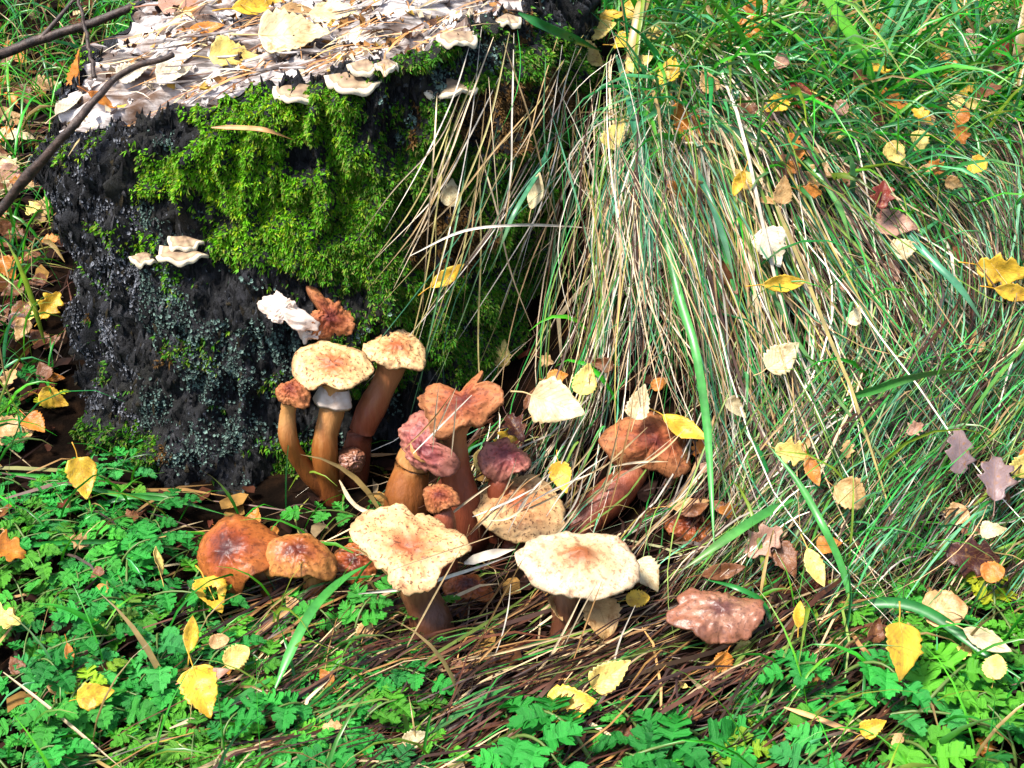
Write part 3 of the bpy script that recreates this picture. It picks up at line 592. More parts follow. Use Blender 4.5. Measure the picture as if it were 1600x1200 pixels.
mushroom('large pale mushroom with nearly white cap and small brown centre, in front of the clump', .745, [(803, 872), (822, 850), (860, 833), (905, 828), (945, 836), (975, 853), (998, 878), (1003, 900), (990, 917), (950, 930), (900, 932), (850, 920), (818, 900)], (.03, -.22, 1), .007,
         [(885, 930, .742), (880, 985, .735), (880, 1005, .73)], .008, .010, 'cap_pale', 'stem_dark', umbo=.004, dip=.0, wav=.0022, seed=1, thick=.006, centre=(905, 876))
mushroom('large tan mushroom with wavy ragged cap freckled with dark brown scales', .735, [(548, 842), (558, 806), (600, 790), (650, 795), (700, 808), (715, 835), (740, 862), (715, 880), (690, 893), (680, 912), (645, 923), (612, 920), (604, 890), (575, 868)], (-.05, -.22, 1), .005,
         [(650, 910, .735), (670, 960, .73), (690, 1015, .72)], .012, .015, 'cap_tan', 'stem_dark', wav=.0045, seed=2, dip=.003, rag=.06)
mushroom('glossy dark orange-brown domed mushroom drooping at the left end of the clump', .77, [(310, 868), (322, 830), (365, 812), (415, 820), (440, 845), (428, 880), (415, 903), (385, 918), (350, 925), (335, 936), (318, 908)], (-.3, -.42, .9), .017,
         [(400, 890, .785), (430, 930, .775), (450, 950, .765)], .007, .008, 'cap_brown', 'stem_orange', wav=.0055, seed=3, power=2.4)
mushroom('glossy brown mushroom with orange dome, beside the drooping dark one', .765, [(402, 862), (425, 845), (470, 838), (510, 852), (528, 880), (520, 900), (482, 906), (440, 899), (412, 890)], (.05, -.2, 1), .013,
         [(490, 895, .765), (490, 935, .76), (492, 955, .755)], .0075, .009, 'cap_orange', 'stem_orange', wav=.003, seed=4, power=2.6)
mushroom('small bright orange mushroom squeezed between the glossy brown and the freckled tan caps', .785, [(515, 872), (545, 850), (578, 858), (590, 888), (572, 912), (535, 906)], (-.1, -.5, .85), .008,
         [(560, 905, .785), (575, 940, .775), (580, 960, .765)], .005, .006, 'cap_brown', 'stem_orange', wav=.002, seed=5)
mushroom('brown mushroom cap half buried under dry straw between the taller ones', .835, [(738, 795), (752, 758), (800, 745), (850, 755), (882, 790), (886, 820), (850, 840), (790, 840), (752, 828)], (.05, -.35, 1), .012,
         [(810, 830, .84), (805, 850, .83), (800, 870, .825)], .008, .009, 'cap_tan', 'stem_red', wav=.003, seed=6)
mushroom('tall red-brown mushroom with torn wavy cap and upturned pointed flap', .845, [(652, 628), (668, 606), (715, 598), (745, 606), (762, 580), (786, 610), (790, 632), (762, 646), (737, 662), (720, 668), (680, 682), (660, 655)], (-.1, -.4, 1), .004,
         [(705, 690, .85), (715, 750, .845), (738, 838, .835)], .010, .014, 'cap_red', 'stem_red', wav=.006, seed=7, rag=.06, thick=.008)
mushroom('purplish red wilted mushroom hanging folded under the tall torn one', .835, [(632, 662), (650, 640), (672, 655), (690, 690), (716, 722), (702, 746), (672, 740), (642, 722), (627, 692)], (-.45, -.75, .5), .008,
         [(650, 715, .85), (638, 760, .845), (628, 800, .835)], .010, .018, 'cap_purple', 'stem_orange', wav=.004, seed=8, rag=.05, thick=.008)
mushroom('reddish arched mushroom with bent stem and shrivelled cap in the dry grass', .87, [(932, 690), (960, 662), (1000, 648), (1040, 646), (1066, 670), (1080, 705), (1074, 742), (1050, 752), (1026, 735), (1000, 724), (960, 722)], (.15, -.55, .8), .016,
         [(1000, 705, .875), (985, 745, .865), (945, 785, .85), (900, 815, .84)], .010, .015, 'cap_red', 'stem_red', wav=.004, seed=9, rag=.03, thick=.008)
mushroom('honey-tan mushroom with flat cap and curved orange ringed stem at the stump foot', .895, [(453, 566), (470, 544), (520, 538), (560, 547), (584, 570), (570, 590), (546, 612), (510, 605), (474, 598)], (-.05, -.3, 1), .005,
         [(522, 625, .895), (508, 690, .885), (512, 745, .885), (520, 762, .885)], .0095, .010, 'cap_tan', 'stem_orange', wav=.003, seed=10, ring=.28)
mushroom('tan mushroom with pitted cap and dark red stem behind the ringed one', .915, [(566, 548), (580, 527), (615, 517), (650, 528), (666, 556), (660, 578), (628, 572), (590, 570)], (.1, -.2, 1), .007,
         [(605, 590, .915), (580, 640, .91), (560, 690, .905), (550, 730, .9)], .010, .011, 'cap_tan', 'stem_red', wav=.002, seed=12)
mushroom('small pinkish brown mushroom with thin curved orange stem at the stump foot', .885, [(431, 612), (445, 594), (468, 592), (482, 606), (476, 638), (455, 632), (437, 628)], (-.1, -.5, .9), .008,
         [(450, 645, .885), (452, 690, .88), (480, 735, .885), (525, 760, .885)], .0058, .008, 'cap_red', 'stem_orange', wav=.002, seed=13)
mushroom('curled red-brown mushroom squeezed between the torn cap and the half-buried cap', .85, [(742, 712), (765, 690), (800, 688), (826, 706), (830, 732), (800, 744), (762, 742)], (.2, -.5, .85), .008,
         [(785, 735, .852), (780, 760, .845), (775, 800, .84)], .007, .009, 'cap_purple', 'stem_red', wav=.005, seed=21, rag=.06, thick=.006)
mushroom('small red-brown mushroom leaning behind the freckled tan cap', .80, [(660, 775), (680, 758), (708, 762), (718, 785), (696, 800), (668, 796)], (-.2, -.45, .85), .008,
         [(690, 795, .802), (695, 815, .795), (700, 850, .785)], .006, .008, 'cap_red', 'stem_red', wav=.003, seed=22, rag=.04)
mushroom('flattened wet brown mushroom sunk among grass and green herbs', .71, [(1040, 968), (1060, 936), (1100, 921), (1150, 926), (1186, 941), (1198, 966), (1180, 990), (1130, 998), (1078, 990)], (.05, -.2, 1), .008,
         [(1120, 985, .715), (1120, 1030, .71), (1118, 1045, .70)], .009, .011, 'cap_wet', 'stem_dark', wav=.004, seed=14, rag=.06)
mushroom('small dark brown mushroom half hidden by a tan leaf in the dry grass', .83, [(1036, 820), (1056, 803), (1090, 800), (1112, 812), (1106, 842), (1066, 846)], (0, -.4, 1), .006,
         [(1078, 838, .835), (1080, 865, .825), (1080, 875, .82)], .006, .007, 'cap_brown', 'stem_dark', wav=.002, seed=15)
mushroom('small reddish mushroom with thin pale stem in the shade under the tan cap', .765, [(690, 915), (720, 900), (760, 908), (775, 930), (740, 938), (702, 932)], (.1, -.25, 1), .008,
         [(727, 930, .765), (722, 965, .755), (715, 985, .75)], .0045, .005, 'cap_brown', 'stem_orange', wav=.002, seed=16)
mushroom('small dark mushroom shaded under the large pale cap', .77, [(800, 945), (825, 930), (860, 935), (870, 955), (840, 970), (810, 965)], (-.1, -.25, 1), .008,
         [(838, 960, .77), (838, 980, .765), (836, 995, .755)], .005, .006, 'cap_brown', 'stem_dark', wav=.002, seed=17)
mushroom('small shrivelled pinkish mushroom lying beside the curved stems', .885, [(527, 715), (545, 698), (565, 708), (572, 728), (552, 738), (532, 732)], (.5, -.6, .6), .008,
         [(540, 728, .888), (528, 745, .888), (520, 758, .885)], .004, .005, 'cap_wet', 'stem_red', wav=.003, seed=18)
# torn mushroom against the stump: pale broken flesh and a pink remnant of cap
def sheet(outline, c_px, d, n, bow, thick, seed):
    n = unit(n); op = np.array(outline, float); c = at_d(*c_px, d); O = []
    for x, y in op: r = ray(x, y); t = ((c-CPOS)@n)/(r@n); O.append(CPOS+t*r)
    V, F, rad, _, _ = cap_meshes(np.array(O), c, n, bow, wav=.0035, seed=seed, thick=thick, rag=.13); return V, F, rad
pb, nb_, _ = hit(500, 530); base = pb
o = empty('torn_mushroom', base); tag(o, 'torn mushroom with white broken flesh and pink cap remnant against the stump', 'mushroom')
dd = pb[1]-.012
V, F, rad = sheet([(399, 470), (408, 454), (428, 452), (450, 462), (466, 482), (496, 492), (494, 514), (468, 516), (444, 504), (414, 492)], (444, 483), dd, (-.1, -.75, .65), .003, .0045, 31)
obj('broken_flesh', mesh_np('broken_flesh', V-base, F, attrs={'rad': rad}), M['flesh'], o)
V, F, rad = sheet([(476, 446), (508, 458), (540, 478), (552, 500), (546, 522), (520, 534), (492, 528), (480, 505), (496, 482)], (512, 496), dd+.006, (.35, -.75, .5), .006, .005, 32)
cp_ = obj('cap', mesh_np('cap', V-base, F, attrs={'rad': rad}), M['cap_red'], o)
V, F, rad = sheet([(452, 505), (480, 503), (505, 515), (500, 528), (465, 520)], (478, 514), dd+.003, (0, -.6, .8), .003, .005, 33)
obj('broken_flesh', mesh_np('broken_flesh', V-base, F, attrs={'rad': rad}), M['flesh'], o)
pts = np.array([at_d(515, 515, dd+.01), at_d(520, 535, dd+.016), at_d(522, 555, dd+.03)]); V, F = tube(spline(pts, 8), np.linspace(.006, .008, 8), 12)
obj('stem', mesh_np('stem', V-base, F, attrs={'rad': np.concatenate([np.repeat(np.linspace(1, 0, 8), 12), [1, 0]])}), M['stem_red'], o)

# ------------------------------------------------------------------ bracket fungi on the bark
def bracket(px, py, wpx, dep, label, seed, droop=.05):
    p, nrm, wh = hit(px, py); k_ = 0
    while wh == 't' and k_ < 40: py += 3; k_ += 1; p, nrm, wh = hit(px, py)
    dirn = unit([p[0]-SCX, p[1]-SCY, 0]); dirn = unit(dirn*.6+np.array([0, -1, 0])*.6)
    ppm = PF/((p-CPOS)@CF); W = wpx/ppm/2; side = np.array([-dirn[1], dirn[0], 0]); up = np.array([0, 0, 1.])
    o = empty('bracket_fungus', p-dirn*.006); tag(o, label, 'bracket fungus', 'bracket fungi on the stump')
    na, nr_ = 29, 9; th = np.linspace(-np.pi/2*1.05, np.pi/2*1.05, na); r = np.linspace(0, 1, nr_); Q, T = np.meshgrid(r, th, indexing='ij')
    wv = 1+.07*np.sin(3*T+seed)+.05*np.sin(6*T+seed*2)+.03*np.sin(11*T+seed)
    X_ = Q*W*np.sin(T)*wv; Y_ = Q*dep*np.cos(T)*wv-.0+.006
    Z_ = -droop*Y_+.0016*Q**2*np.sin(4*T+seed*1.7)+.0011*np.sin(9*T+seed)*Q**2+.004*(1-Q)
    top = X_[..., None]*side+Y_[..., None]*dirn+Z_[..., None]*up
    th_ = .0026+.008*(1-Q)**1.2
    bot = (X_*.97)[..., None]*side+(Y_*.97)[..., None]*dirn+(Z_-th_)[..., None]*up
    V = np.vstack([top.reshape(-1, 3), bot[-1]]); F = grid_faces(nr_, na); k = (nr_-1)*na; j = np.arange(na-1)
    F2 = np.stack([k+j, k+j+1, nr_*na+j+1, nr_*na+j], -1)
    cap = obj('cap', mesh_np('cap', V, [F, F2], attrs={'rad': np.concatenate([Q.ravel(), np.ones(na)])}), M['bracket'], o)
    obj('pore_surface', mesh_np('pore_surface', bot.reshape(-1, 3), grid_faces(nr_, na)[:, ::-1]), M['pores'], cap)
bracket(470, 138, 88, .022, 'curled cream bracket fungus at the end of the row above the bright moss', 1)
bracket(556, 118, 100, .028, 'widest cream bracket fungus with ruffled edge above the bright moss', 2)
bracket(572, 84, 66, .016, 'small cream bracket fungus tucked right above the widest ruffled one', 3)
bracket(697, 130, 96, .022, 'flat cream bracket fungus standing alone on dark bark behind thin straws', 4)
bracket(714, 40, 62, .018, 'grey-topped bracket fungus just below the rim of the stump', 5)
bracket(792, 28, 42, .014, 'small tan bracket fungus at the stump rim beside the tall grass', 6)
bracket(604, 42, 40, .012, 'tiny pale bracket fungus at the stump rim near pale leaves', 7)
bracket(290, 375, 58, .014, 'upper thin shelf of the little tan bracket pair low on the black bark', 8)
bracket(284, 392, 82, .017, 'lower and wider shelf of the tan bracket pair low on the black bark', 9)
bracket(228, 400, 46, .012, 'tiny pale bracket fungus beside the tan pair on black bark', 10)

# ------------------------------------------------------------------ twigs
def on(px, py, lift): return hit(px, py)[0]+np.array([0, 0, lift])
def twig(label, pts, r0, r1, forks=()):
    c = spline(np.array(pts), 40); c += .0012*np.stack([noise(np.arange(40)*.4, 7, 0, 1), noise(np.arange(40)*.4, 3, 0, 2), noise(np.arange(40)*.4, 1, 0, 3)], -1)
    base = c[0].copy(); u = np.linspace(0, 1, 40); R = (r0*(1-u)+r1*u)*(1+.18*np.clip(noise(u*13, 0, 0, len(pts)), 0, 1)*2)
    V, F = tube(c, R, 9); o = obj('twig', mesh_np('twig', V-base, F), M['twig']); o.location = base; tag(o, label, 'twig', 'twigs by the stump')
    for f, r in forks:
        V, F = tube(spline(np.array(f), 16), np.linspace(r, r*.5, 16), 7); obj('side_twig', mesh_np('side_twig', V-base, F), M['twig'], o)
twig('thick dark brown bent twig leaning on the rim of the stump', [at_d(-60, 420, .99), at_d(0, 328, 1.0), at_d(50, 268, 1.0), at_d(105, 205, 1.0), at_d(150, 155, 1.02), at_d(190, 115, 1.04), at_z(270, 86, .31)], .0042, .0022)
e0 = at_d(0, 85, 1.3)
twig('long grey-brown forked twig lying over the grass behind the stump', [at_d(-80, 112, 1.25), at_d(0, 85, 1.28), at_d(80, 55, 1.30), at_d(150, 33, 1.31), at_d(232, 0, 1.33), at_d(290, -30, 1.36)], .0050, .0036, [([at_d(62, 62, 1.295), at_d(90, 30, 1.31), at_d(120, -6, 1.33)], .003)])
twig('thin reddish twig sticking up from the stump edge', [at_z(148, 122, .278), at_d(140, 80, 1.08), at_d(130, 30, 1.1), at_d(118, -20, 1.12)], .0018, .0012)

# ------------------------------------------------------------------ prominent single grass blades and straws
def blade(name, label, cat, group, path, wpx, col, matn, lift=(0, .02, .0), fold=.5, dts=None, K=20):
    pts = []
    for i, q in enumerate(path):
        u = i/(len(path)-1); lf = np.interp(u, np.linspace(0, 1, len(lift)), lift)
        p, nr, wh = hit(q[0], q[1]); r = unit(CPOS-p); pts.append(p+r*lf)
    pts = np.array(pts)
    if len(pts) > 3:                       # even out jumps in distance along the ray
        dist = np.linalg.norm(pts-CPOS, axis=1); ds = dist.copy(); ds[1:-1] = np.minimum(dist[1:-1], (dist[:-2]+2*dist[1:-1]+dist[2:])/4); pts = CPOS+(pts-CPOS)*(ds/dist)[:, None]
    c = spline(pts, K); base = c[0].copy(); ppm = PF/np.mean((c-CPOS)@CF); u = np.linspace(0, 1, K)
    W = (wpx/ppm/2)*np.minimum(1, .25+3.5*u)*np.clip((1-u)*3, .05, 1)
    mid_n = unit(CPOS-c.mean(0)+rng.normal(0, .25, 3))
    V, F, C = ribbons((c-base)[None], W[None], mid_n[None], np.array([col])*rng.uniform(.85, 1.15), fold=fold)
    V2 = V-mid_n*.0004; nV = len(V); F2 = np.vstack([F, F[:, ::-1]+nV])
    o = obj(name, mesh_np(name, np.vstack([V, V2]), F2, np.vstack([C, C])), M[matn]); o.location = base
    return tag(o, label, cat, group)
BG, DG, LG = (.05, .26, .13), (.02, .20, .03), (.06, .30, .05)
def gb(label, path, w, col, lift=(.012, .045, .03)): blade('grass_blade', label, 'grass blade', 'broad green grass blades', path, w, col, 'grass', lift)
gb('broad blue-green grass blade arching down from yellow leaves over the bank crest', [(962, 85), (978, 130), (990, 185), (1003, 260), (1016, 340), (1020, 430)], 14, BG)
gb('very long green grass blade running down the whole dry grass bank', [(1018, 185), (1026, 300), (1058, 450), (1086, 545), (1104, 660), (1112, 780), (1116, 860)], 13, LG)
gb('blue-green grass blade slanting off the crest tussock towards the moss', [(1022, 190), (985, 265), (955, 330), (942, 372)], 11, BG)
gb('short broad green grass blade lying across the flowing dry grass', [(1320, 622), (1360, 612), (1420, 592), (1470, 582), (1515, 580)], 14, LG)
gb('broad arching grass blade bending over the dead leaves among the herbs', [(1325, 955), (1365, 942), (1420, 945), (1470, 968), (1530, 1015), (1610, 1070)], 17, DG)
gb('curved green grass blade rising from the herbs into the dry grass', [(1330, 950), (1315, 885), (1285, 820), (1245, 750), (1200, 695)], 11, LG)
gb('wide green grass blade slanting over the dry grass beside the small dark mushroom', [(1240, 780), (1190, 805), (1130, 845), (1060, 895)], 15, LG)
gb('broadest green blade standing in front of the freckled tan mushroom', [(430, 1075), (455, 1015), (490, 950), (535, 905), (578, 880)], 16, LG, (.03, .05, .05))
gb('thin green blade crossing the foot of the stump above the herbs', [(-10, 738), (90, 748), (180, 772), (270, 782), (355, 805)], 8, LG)
gb('thin green blade arching below the black bark', [(150, 790), (210, 775), (270, 778), (330, 798)], 9, DG)
gb('long thin green blade lying level over the herbs by the drooping brown mushroom', [(-10, 858), (100, 848), (210, 848), (310, 862)], 8, DG)
gb('broad dark green blade lying on the stump rim', [(810, 20), (850, 40), (900, 62), (940, 80)], 13, DG)
gb('pale green blade standing in a small arc in the meadow beyond the bank', [(1235, 165), (1255, 125), (1285, 90), (1330, 62)], 10, BG)
gb('long blue-green blade curving up in the meadow beyond the bank', [(1140, 185), (1150, 140), (1165, 95), (1190, 55), (1235, 28)], 11, BG)
gb('blue-green blade lying along the bank crest towards the pale leaves', [(1015, 170), (1090, 190), (1160, 208), (1220, 225)], 12, BG)
gb('long dark green blade lying level on the meadow edge', [(1230, 195), (1300, 205), (1360, 212), (1410, 225)], 9, DG)
gb('green blade slanting steeply through the meadow', [(1290, 145), (1330, 100), (1370, 50), (1400, 10)], 13, DG)
gb('long bright blade sweeping down off the meadow into dry grass', [(1220, 220), (1270, 260), (1310, 320), (1330, 380)], 10, LG)
gb('green blade sweeping off the meadow past yellow dead grass', [(1390, 330), (1450, 400), (1500, 450), (1540, 510)], 11, BG)
gb('blue-green blade hanging down among the dry grass below the tan leaf', [(1050, 200), (1100, 290), (1130, 370), (1150, 450)], 10, BG)
gb('green blade hanging from the crest over the straw tussock', [(870, 170), (850, 250), (800, 340), (770, 420)], 8, BG)
gb('short green blade at the edge of the wet brown mushroom', [(1210, 985), (1190, 940), (1150, 918), (1100, 905)], 8, DG)
gb('upright green blade among the herbs by the large yellow leaf', [(1320, 1050), (1322, 990), (1330, 930), (1322, 870)], 9, DG)
S1, S2, S3 = (.62, .48, .3), (.45, .24, .09), (.7, .62, .5)
def st(label, path, w, col, lift=(.004, .015, .01), group='single dry straws'): blade('dry_straw', label, 'straw', group, path, w, col, 'straw', lift, fold=.6)
st('flat white straw bridging the freckled tan and the large pale caps', [(725, 880), (760, 868), (805, 858)], 15, S3, (.06, .075, .06))
st('thin pale straw slanting across under the freckled tan cap', [(560, 928), (640, 918), (720, 895), (800, 868)], 6, S3, (.06, .085, .07))
st('kinked pale straw lying on top of the freckled tan cap', [(530, 750), (548, 782), (575, 800), (645, 815)], 7, S1, (.03, .09, .1))
st('tan double straw lying over the herbs below the glossy brown mushrooms', [(365, 1028), (410, 985), (450, 955), (500, 938)], 7, S2, (.02, .03, .03))
st('long orange straw slanting over the shaded ground below the pale mushroom', [(620, 1060), (720, 1010), (800, 960), (870, 925)], 5, S2, (.015, .03, .02))
st('long brown straw slanting steeply past the small thin mushroom', [(680, 1080), (730, 990), (780, 920), (800, 885)], 5, S2, (.015, .03, .02))
st('pale straw lying diagonally over the herbs at the foot of the scene', [(5, 1050), (70, 1100), (130, 1150), (190, 1200)], 5, S1, (.03, .035, .03))
st('thick tan straw under the yellow leaves in the herbs', [(265, 1138), (330, 1112), (395, 1085), (450, 1075)], 9, S1, (.025, .03, .02))
st('brown curved stem lying on the bright moss', [(330, 199), (370, 199), (415, 203), (458, 218)], 8, S2, (.008, .012, .004))
st('long level straw across the hanging grass below the moss', [(640, 400), (720, 362), (800, 352), (880, 353), (935, 358)], 4, S3, (.03, .04, .03))
st('thick dark yellow straw lying among herbs below the large yellow leaf', [(1225, 1105), (1265, 1118), (1310, 1135), (1345, 1148)], 8, S2, (.03, .03, .03))
st('orange straw sticking out beside the small shrivelled mushroom', [(560, 711), (585, 711), (622, 709)], 6, S2, (.02, .02, .02))
st('brown curved straw beside the large yellow leaf', [(1330, 985), (1345, 1010), (1375, 1035)], 7, S2, (.02, .03, .02))
# straws hanging in front of the mossy right side of the stump
for i in range(66):
    x0, y0 = rng.uniform(690, 950), rng.uniform(20, 260); fall = rng.uniform(180, 520)
    slant = rng.normal(-.45, .28) if x0 < 880 else rng.normal(-.15, .2)
    q = [(x0+slant*fall*t+rng.normal(0, 6)-25*math.sin(3.1*t)*slant, y0+fall*t) for t in (0, .33, .66, 1)]
    if min(a[0] for a in q) < 540: continue
    st('long thin dry straw hanging over the mossy right side of the stump', q, rng.uniform(1.2, 2.9), [S1, S3, (.42, .28, .12), (.4, .34, .12), (.10, .25, .10)][rng.integers(5)], (.012, .03, .02), 'straws hanging over the mossy stump')

# dense curtain of straw falling from the crest tussock past the stump's right side
CP = []
for i in range(300):
    x0, y0 = rng.normal(975, 65), rng.normal(215, 60); fall = rng.uniform(140, 520); sl_ = (x0-1000)/480+rng.normal(-.02, .26); cu = rng.normal(0, 42)
    if x0 < 800: continue
    pts = []
    for t in (0, .25, .5, .75, 1):
        p, nr, wh = hit(x0+sl_*fall*t+cu*math.sin(math.pi*t), y0+fall*t); pts.append(p)
    pts = np.array(pts); ds = np.linalg.norm(pts-CPOS, axis=1); dm = np.minimum.accumulate(ds[::-1])[::-1]; dm = .5*dm+.5*np.minimum(dm, np.convolve(np.pad(dm, 1, 'edge'), [.25, .5, .25], 'valid'))
    lf = rng.uniform(.0, .028)*np.array([.2, .8, 1, .7, .2]); pts = CPOS+(pts-CPOS)*((dm-lf-.003)/ds)[:, None]
    CP.append(spline(pts, 10))
CP = np.array(CP); CP = CP[clear(CP, .3) & thin_left(CP, 850, .25)]; n_ = len(CP)
tag(obj('straw_curtain', mesh_np('straw_curtain', *ribbons(CP, taper(n_, 10, .00025, .00062), unit(rng.normal(0, .5, (n_, 3))+np.array([0, -.8, .6])), palette(n_, STRAW, [4, 2, 5, 4, 1.5, 2, 5, 3], .4))), M['straw']), 'dense curtain of pale straw falling from the crest past the mossy stump', 'grass', kind='stuff')

# straws fallen across the mushrooms
def across(label, group, x, y, d, n, ang0, spread, length, wpx=3.0):
    for i in range(n):
        cx, cy = x+rng.normal(0, spread), y+rng.normal(0, spread*.6); an = math.radians(rng.normal(ang0, 22)); L = rng.uniform(.6, 1.2)*length; cu = rng.normal(0, 5)
        dd = d-rng.uniform(.0, .012); q = [(cx+math.cos(an)*L*t-math.sin(an)*cu*(1-4*t*t), cy-math.sin(an)*L*t-math.cos(an)*cu*(1-4*t*t)) for t in (-.5, -.17, .17, .5)]
        c = spline(np.array([at_d(a_, b_, dd+.04*(.5-k/3)*0) for k, (a_, b_) in enumerate(q)]), 12); base = c[0].copy(); ppm = PF/np.mean((c-CPOS)@CF); W = wpx*rng.uniform(.6, 1.3)/ppm/2*np.sin(np.linspace(.25, 2.95, 12))
        mn = unit(CPOS-c.mean(0)+rng.normal(0, .2, 3)); V, F, C = ribbons((c-base)[None], W[None], mn[None], np.array([[S1, S3, S2, (.5, .36, .18)][rng.integers(4)]])*rng.uniform(.8, 1.1), fold=.6)
        nV = len(V); o = obj('dry_straw', mesh_np('dry_straw', np.vstack([V, V-mn*.0004]), np.vstack([F, F[:, ::-1]+nV]), np.vstack([C, C])), M['straw']); o.location = base; tag(o, label, 'straw', group)
across('thin dry straw fallen across the half-buried brown cap', 'straws across the half-buried cap', 815, 790, .815, 16, 55, 38, 120)
across('thin dry straw leaning on the arched reddish mushroom', 'straws on the arched mushroom', 965, 725, .845, 14, 58, 40, 150)
across('thin pale straw lying over the tall torn red-brown mushroom', 'straws on the torn mushroom', 690, 660, .815, 5, 65, 22, 120, 2.6)
across('dry straw crossing the shade below the large pale mushroom', 'straws below the pale mushroom', 800, 985, .70, 10, 42, 60, 190)

# ------------------------------------------------------------------ fallen leaves
def leaf_mesh(kind, seed):
    r = np.random.default_rng(seed); nu, nv = 11, 19; v = np.linspace(0, 1, nv); u = np.linspace(-1, 1, nu)
    if kind == 'birch': wd = .40*np.sin(np.pi*np.clip(v, 0, 1)**.62)**.8*(1-.25*v)
    elif kind == 'narrow': wd = .20*np.sin(np.pi*v**.85)**.9
    elif kind == 'round': wd = .44*np.sin(np.pi*v**.8)**.6
    else: wd = .33*np.sin(np.pi*v**.9)**.7*(1+.30*np.sin(v*21))
    wd = np.maximum(wd, .006); wd = wd*(1+.04*np.where(np.arange(nv) % 2, 1, -1)*(kind != 'narrow')+r.normal(0, .05, nv))
    Vg, U = np.meshgrid(v, u, indexing='ij'); x = U*wd[:, None]; y = Vg-.5
    fold = r.uniform(.05, .5); curl = r.uniform(-.35, .5); tw = r.uniform(-.5, .5); sx = r.uniform(.0, .5)
    if kind == 'boat': fold = 1.0
    z = fold*np.abs(x)*.8+curl*(Vg-.5)**2*1.1+tw*x*(Vg-.5)+.05*fbm(x*4+seed, y*4, 0, 3, seed)+sx*x**2
    tip = np.clip(Vg-.8, 0, 1)*r.uniform(-1, 1); z = z+tip*.6; x = x+r.uniform(-.15, .15)*(Vg-.3)**2
    P = np.stack([x, y, z], -1).reshape(-1, 3); F = grid_faces(nv, nu)
    if seed % 7 == 6:                       # eaten hole
        cx = P[F].mean(1); F = F[np.hypot(cx[:, 0]/.16, (cx[:, 1]+.02)/.2) > 1]
    n_ = len(P); P2 = P-np.array([0, 0, .012]); Pm = np.vstack([P, P2])
    ed = np.concatenate([np.arange(nu), np.arange(1, nv)*nu+nu-1, (nv-1)*nu+np.arange(nu-2, -1, -1), np.arange(nv-2, 0, -1)*nu])
    e2 = np.roll(ed, -1); Fe = np.stack([e2, ed, ed+n_, e2+n_], -1)
    lu = np.tile(U.ravel(), 2); lv = np.tile(Vg.ravel(), 2)
    me = mesh_np('leaf_blade', Pm, np.vstack([F, F[:, ::-1]+n_, Fe]), attrs={'lu': lu, 'lv': lv}); me.materials.append(M['leaf'])
    zc = z[:, nu//2]; c = np.stack([x[:, nu//2], y[:, nu//2], zc-.012], -1)
    stalk = np.vstack([[r.uniform(-.08, .08), -.85, zc[0]+r.uniform(-.05, .15)], [0, -.65, zc[0]+.01], c[::4]])
    Vs, Fs = tube(spline(stalk, 14), np.linspace(.016, .006, 14), 5); ms = mesh_np('leaf_stalk', Vs, Fs); ms.materials.append(M['stalk'])
    return me, ms
LM = {k: [leaf_mesh(k if k != 'boat' else 'birch', s) for s in rngs] for k, rngs in (('birch', [1, 2, 3, 4, 5, 8, 9]), ('narrow', [11, 12, 15]), ('round', [16, 17, 18]), ('lobed', [21, 22, 23]), ('hole', [6]))}
if True:
    LM['hole'] = [leaf_mesh('birch', 6)]
LC = dict(cream=(.66, .56, .32), white=(.68, .62, .47), yellow=(.70, .44, .035), paley=(.74, .58, .16), orange=(.55, .20, .025), tan=(.55, .34, .14), brown=(.20, .075, .03), red=(.22, .025, .015), pink=(.48, .27, .19), grey=(.26, .18, .18), dark=(.07, .02, .015))
G = 'leaves on the dry grass bank'
def leaf(px, py, lpx, ang, colr, kind, label, group=None, lift=.004, face=.55, var=None, p=None, roll=0):
    if p is None:
        if group == G: lift += .009
        p, nr, wh = hit(px, py, lift)
    else: nr = np.array([0, 0, 1.])
    tocam = unit(CPOS-p); face *= .85; lpx *= .9; nn = unit(nr*(1-face)+tocam*face+rng.normal(0, .18, 3))
    di = CR*math.cos(math.radians(ang))+CU*math.sin(math.radians(ang)); yv = unit(di-nn*(di@nn)); xv = np.cross(yv, nn)
    L = lpx/(PF/((p-CPOS)@CF)); me, ms = random.choice(LM[kind])
    o = bpy.data.objects.new('fallen_leaf', me); COL.objects.link(o)
    Mx = Matrix(((xv[0], yv[0], nn[0]), (xv[1], yv[1], nn[1]), (xv[2], yv[2], nn[2]))).to_4x4()
    sx = rng.uniform(.85, 1.1)
    o.matrix_world = Matrix.Translation(Vector(p+nn*L*.02)) @ Mx @ Matrix.Diagonal((L*sx, L, L*rng.uniform(.7, 1.1), 1))
    c = np.array(LC[colr])*rng.uniform(.85, 1.12); o.color = (*c, 1)
    s = bpy.data.objects.new('leaf_stalk', ms); COL.objects.link(s); s.parent = o; s.color = o.color
    tag(o, label, 'leaf', group); return o
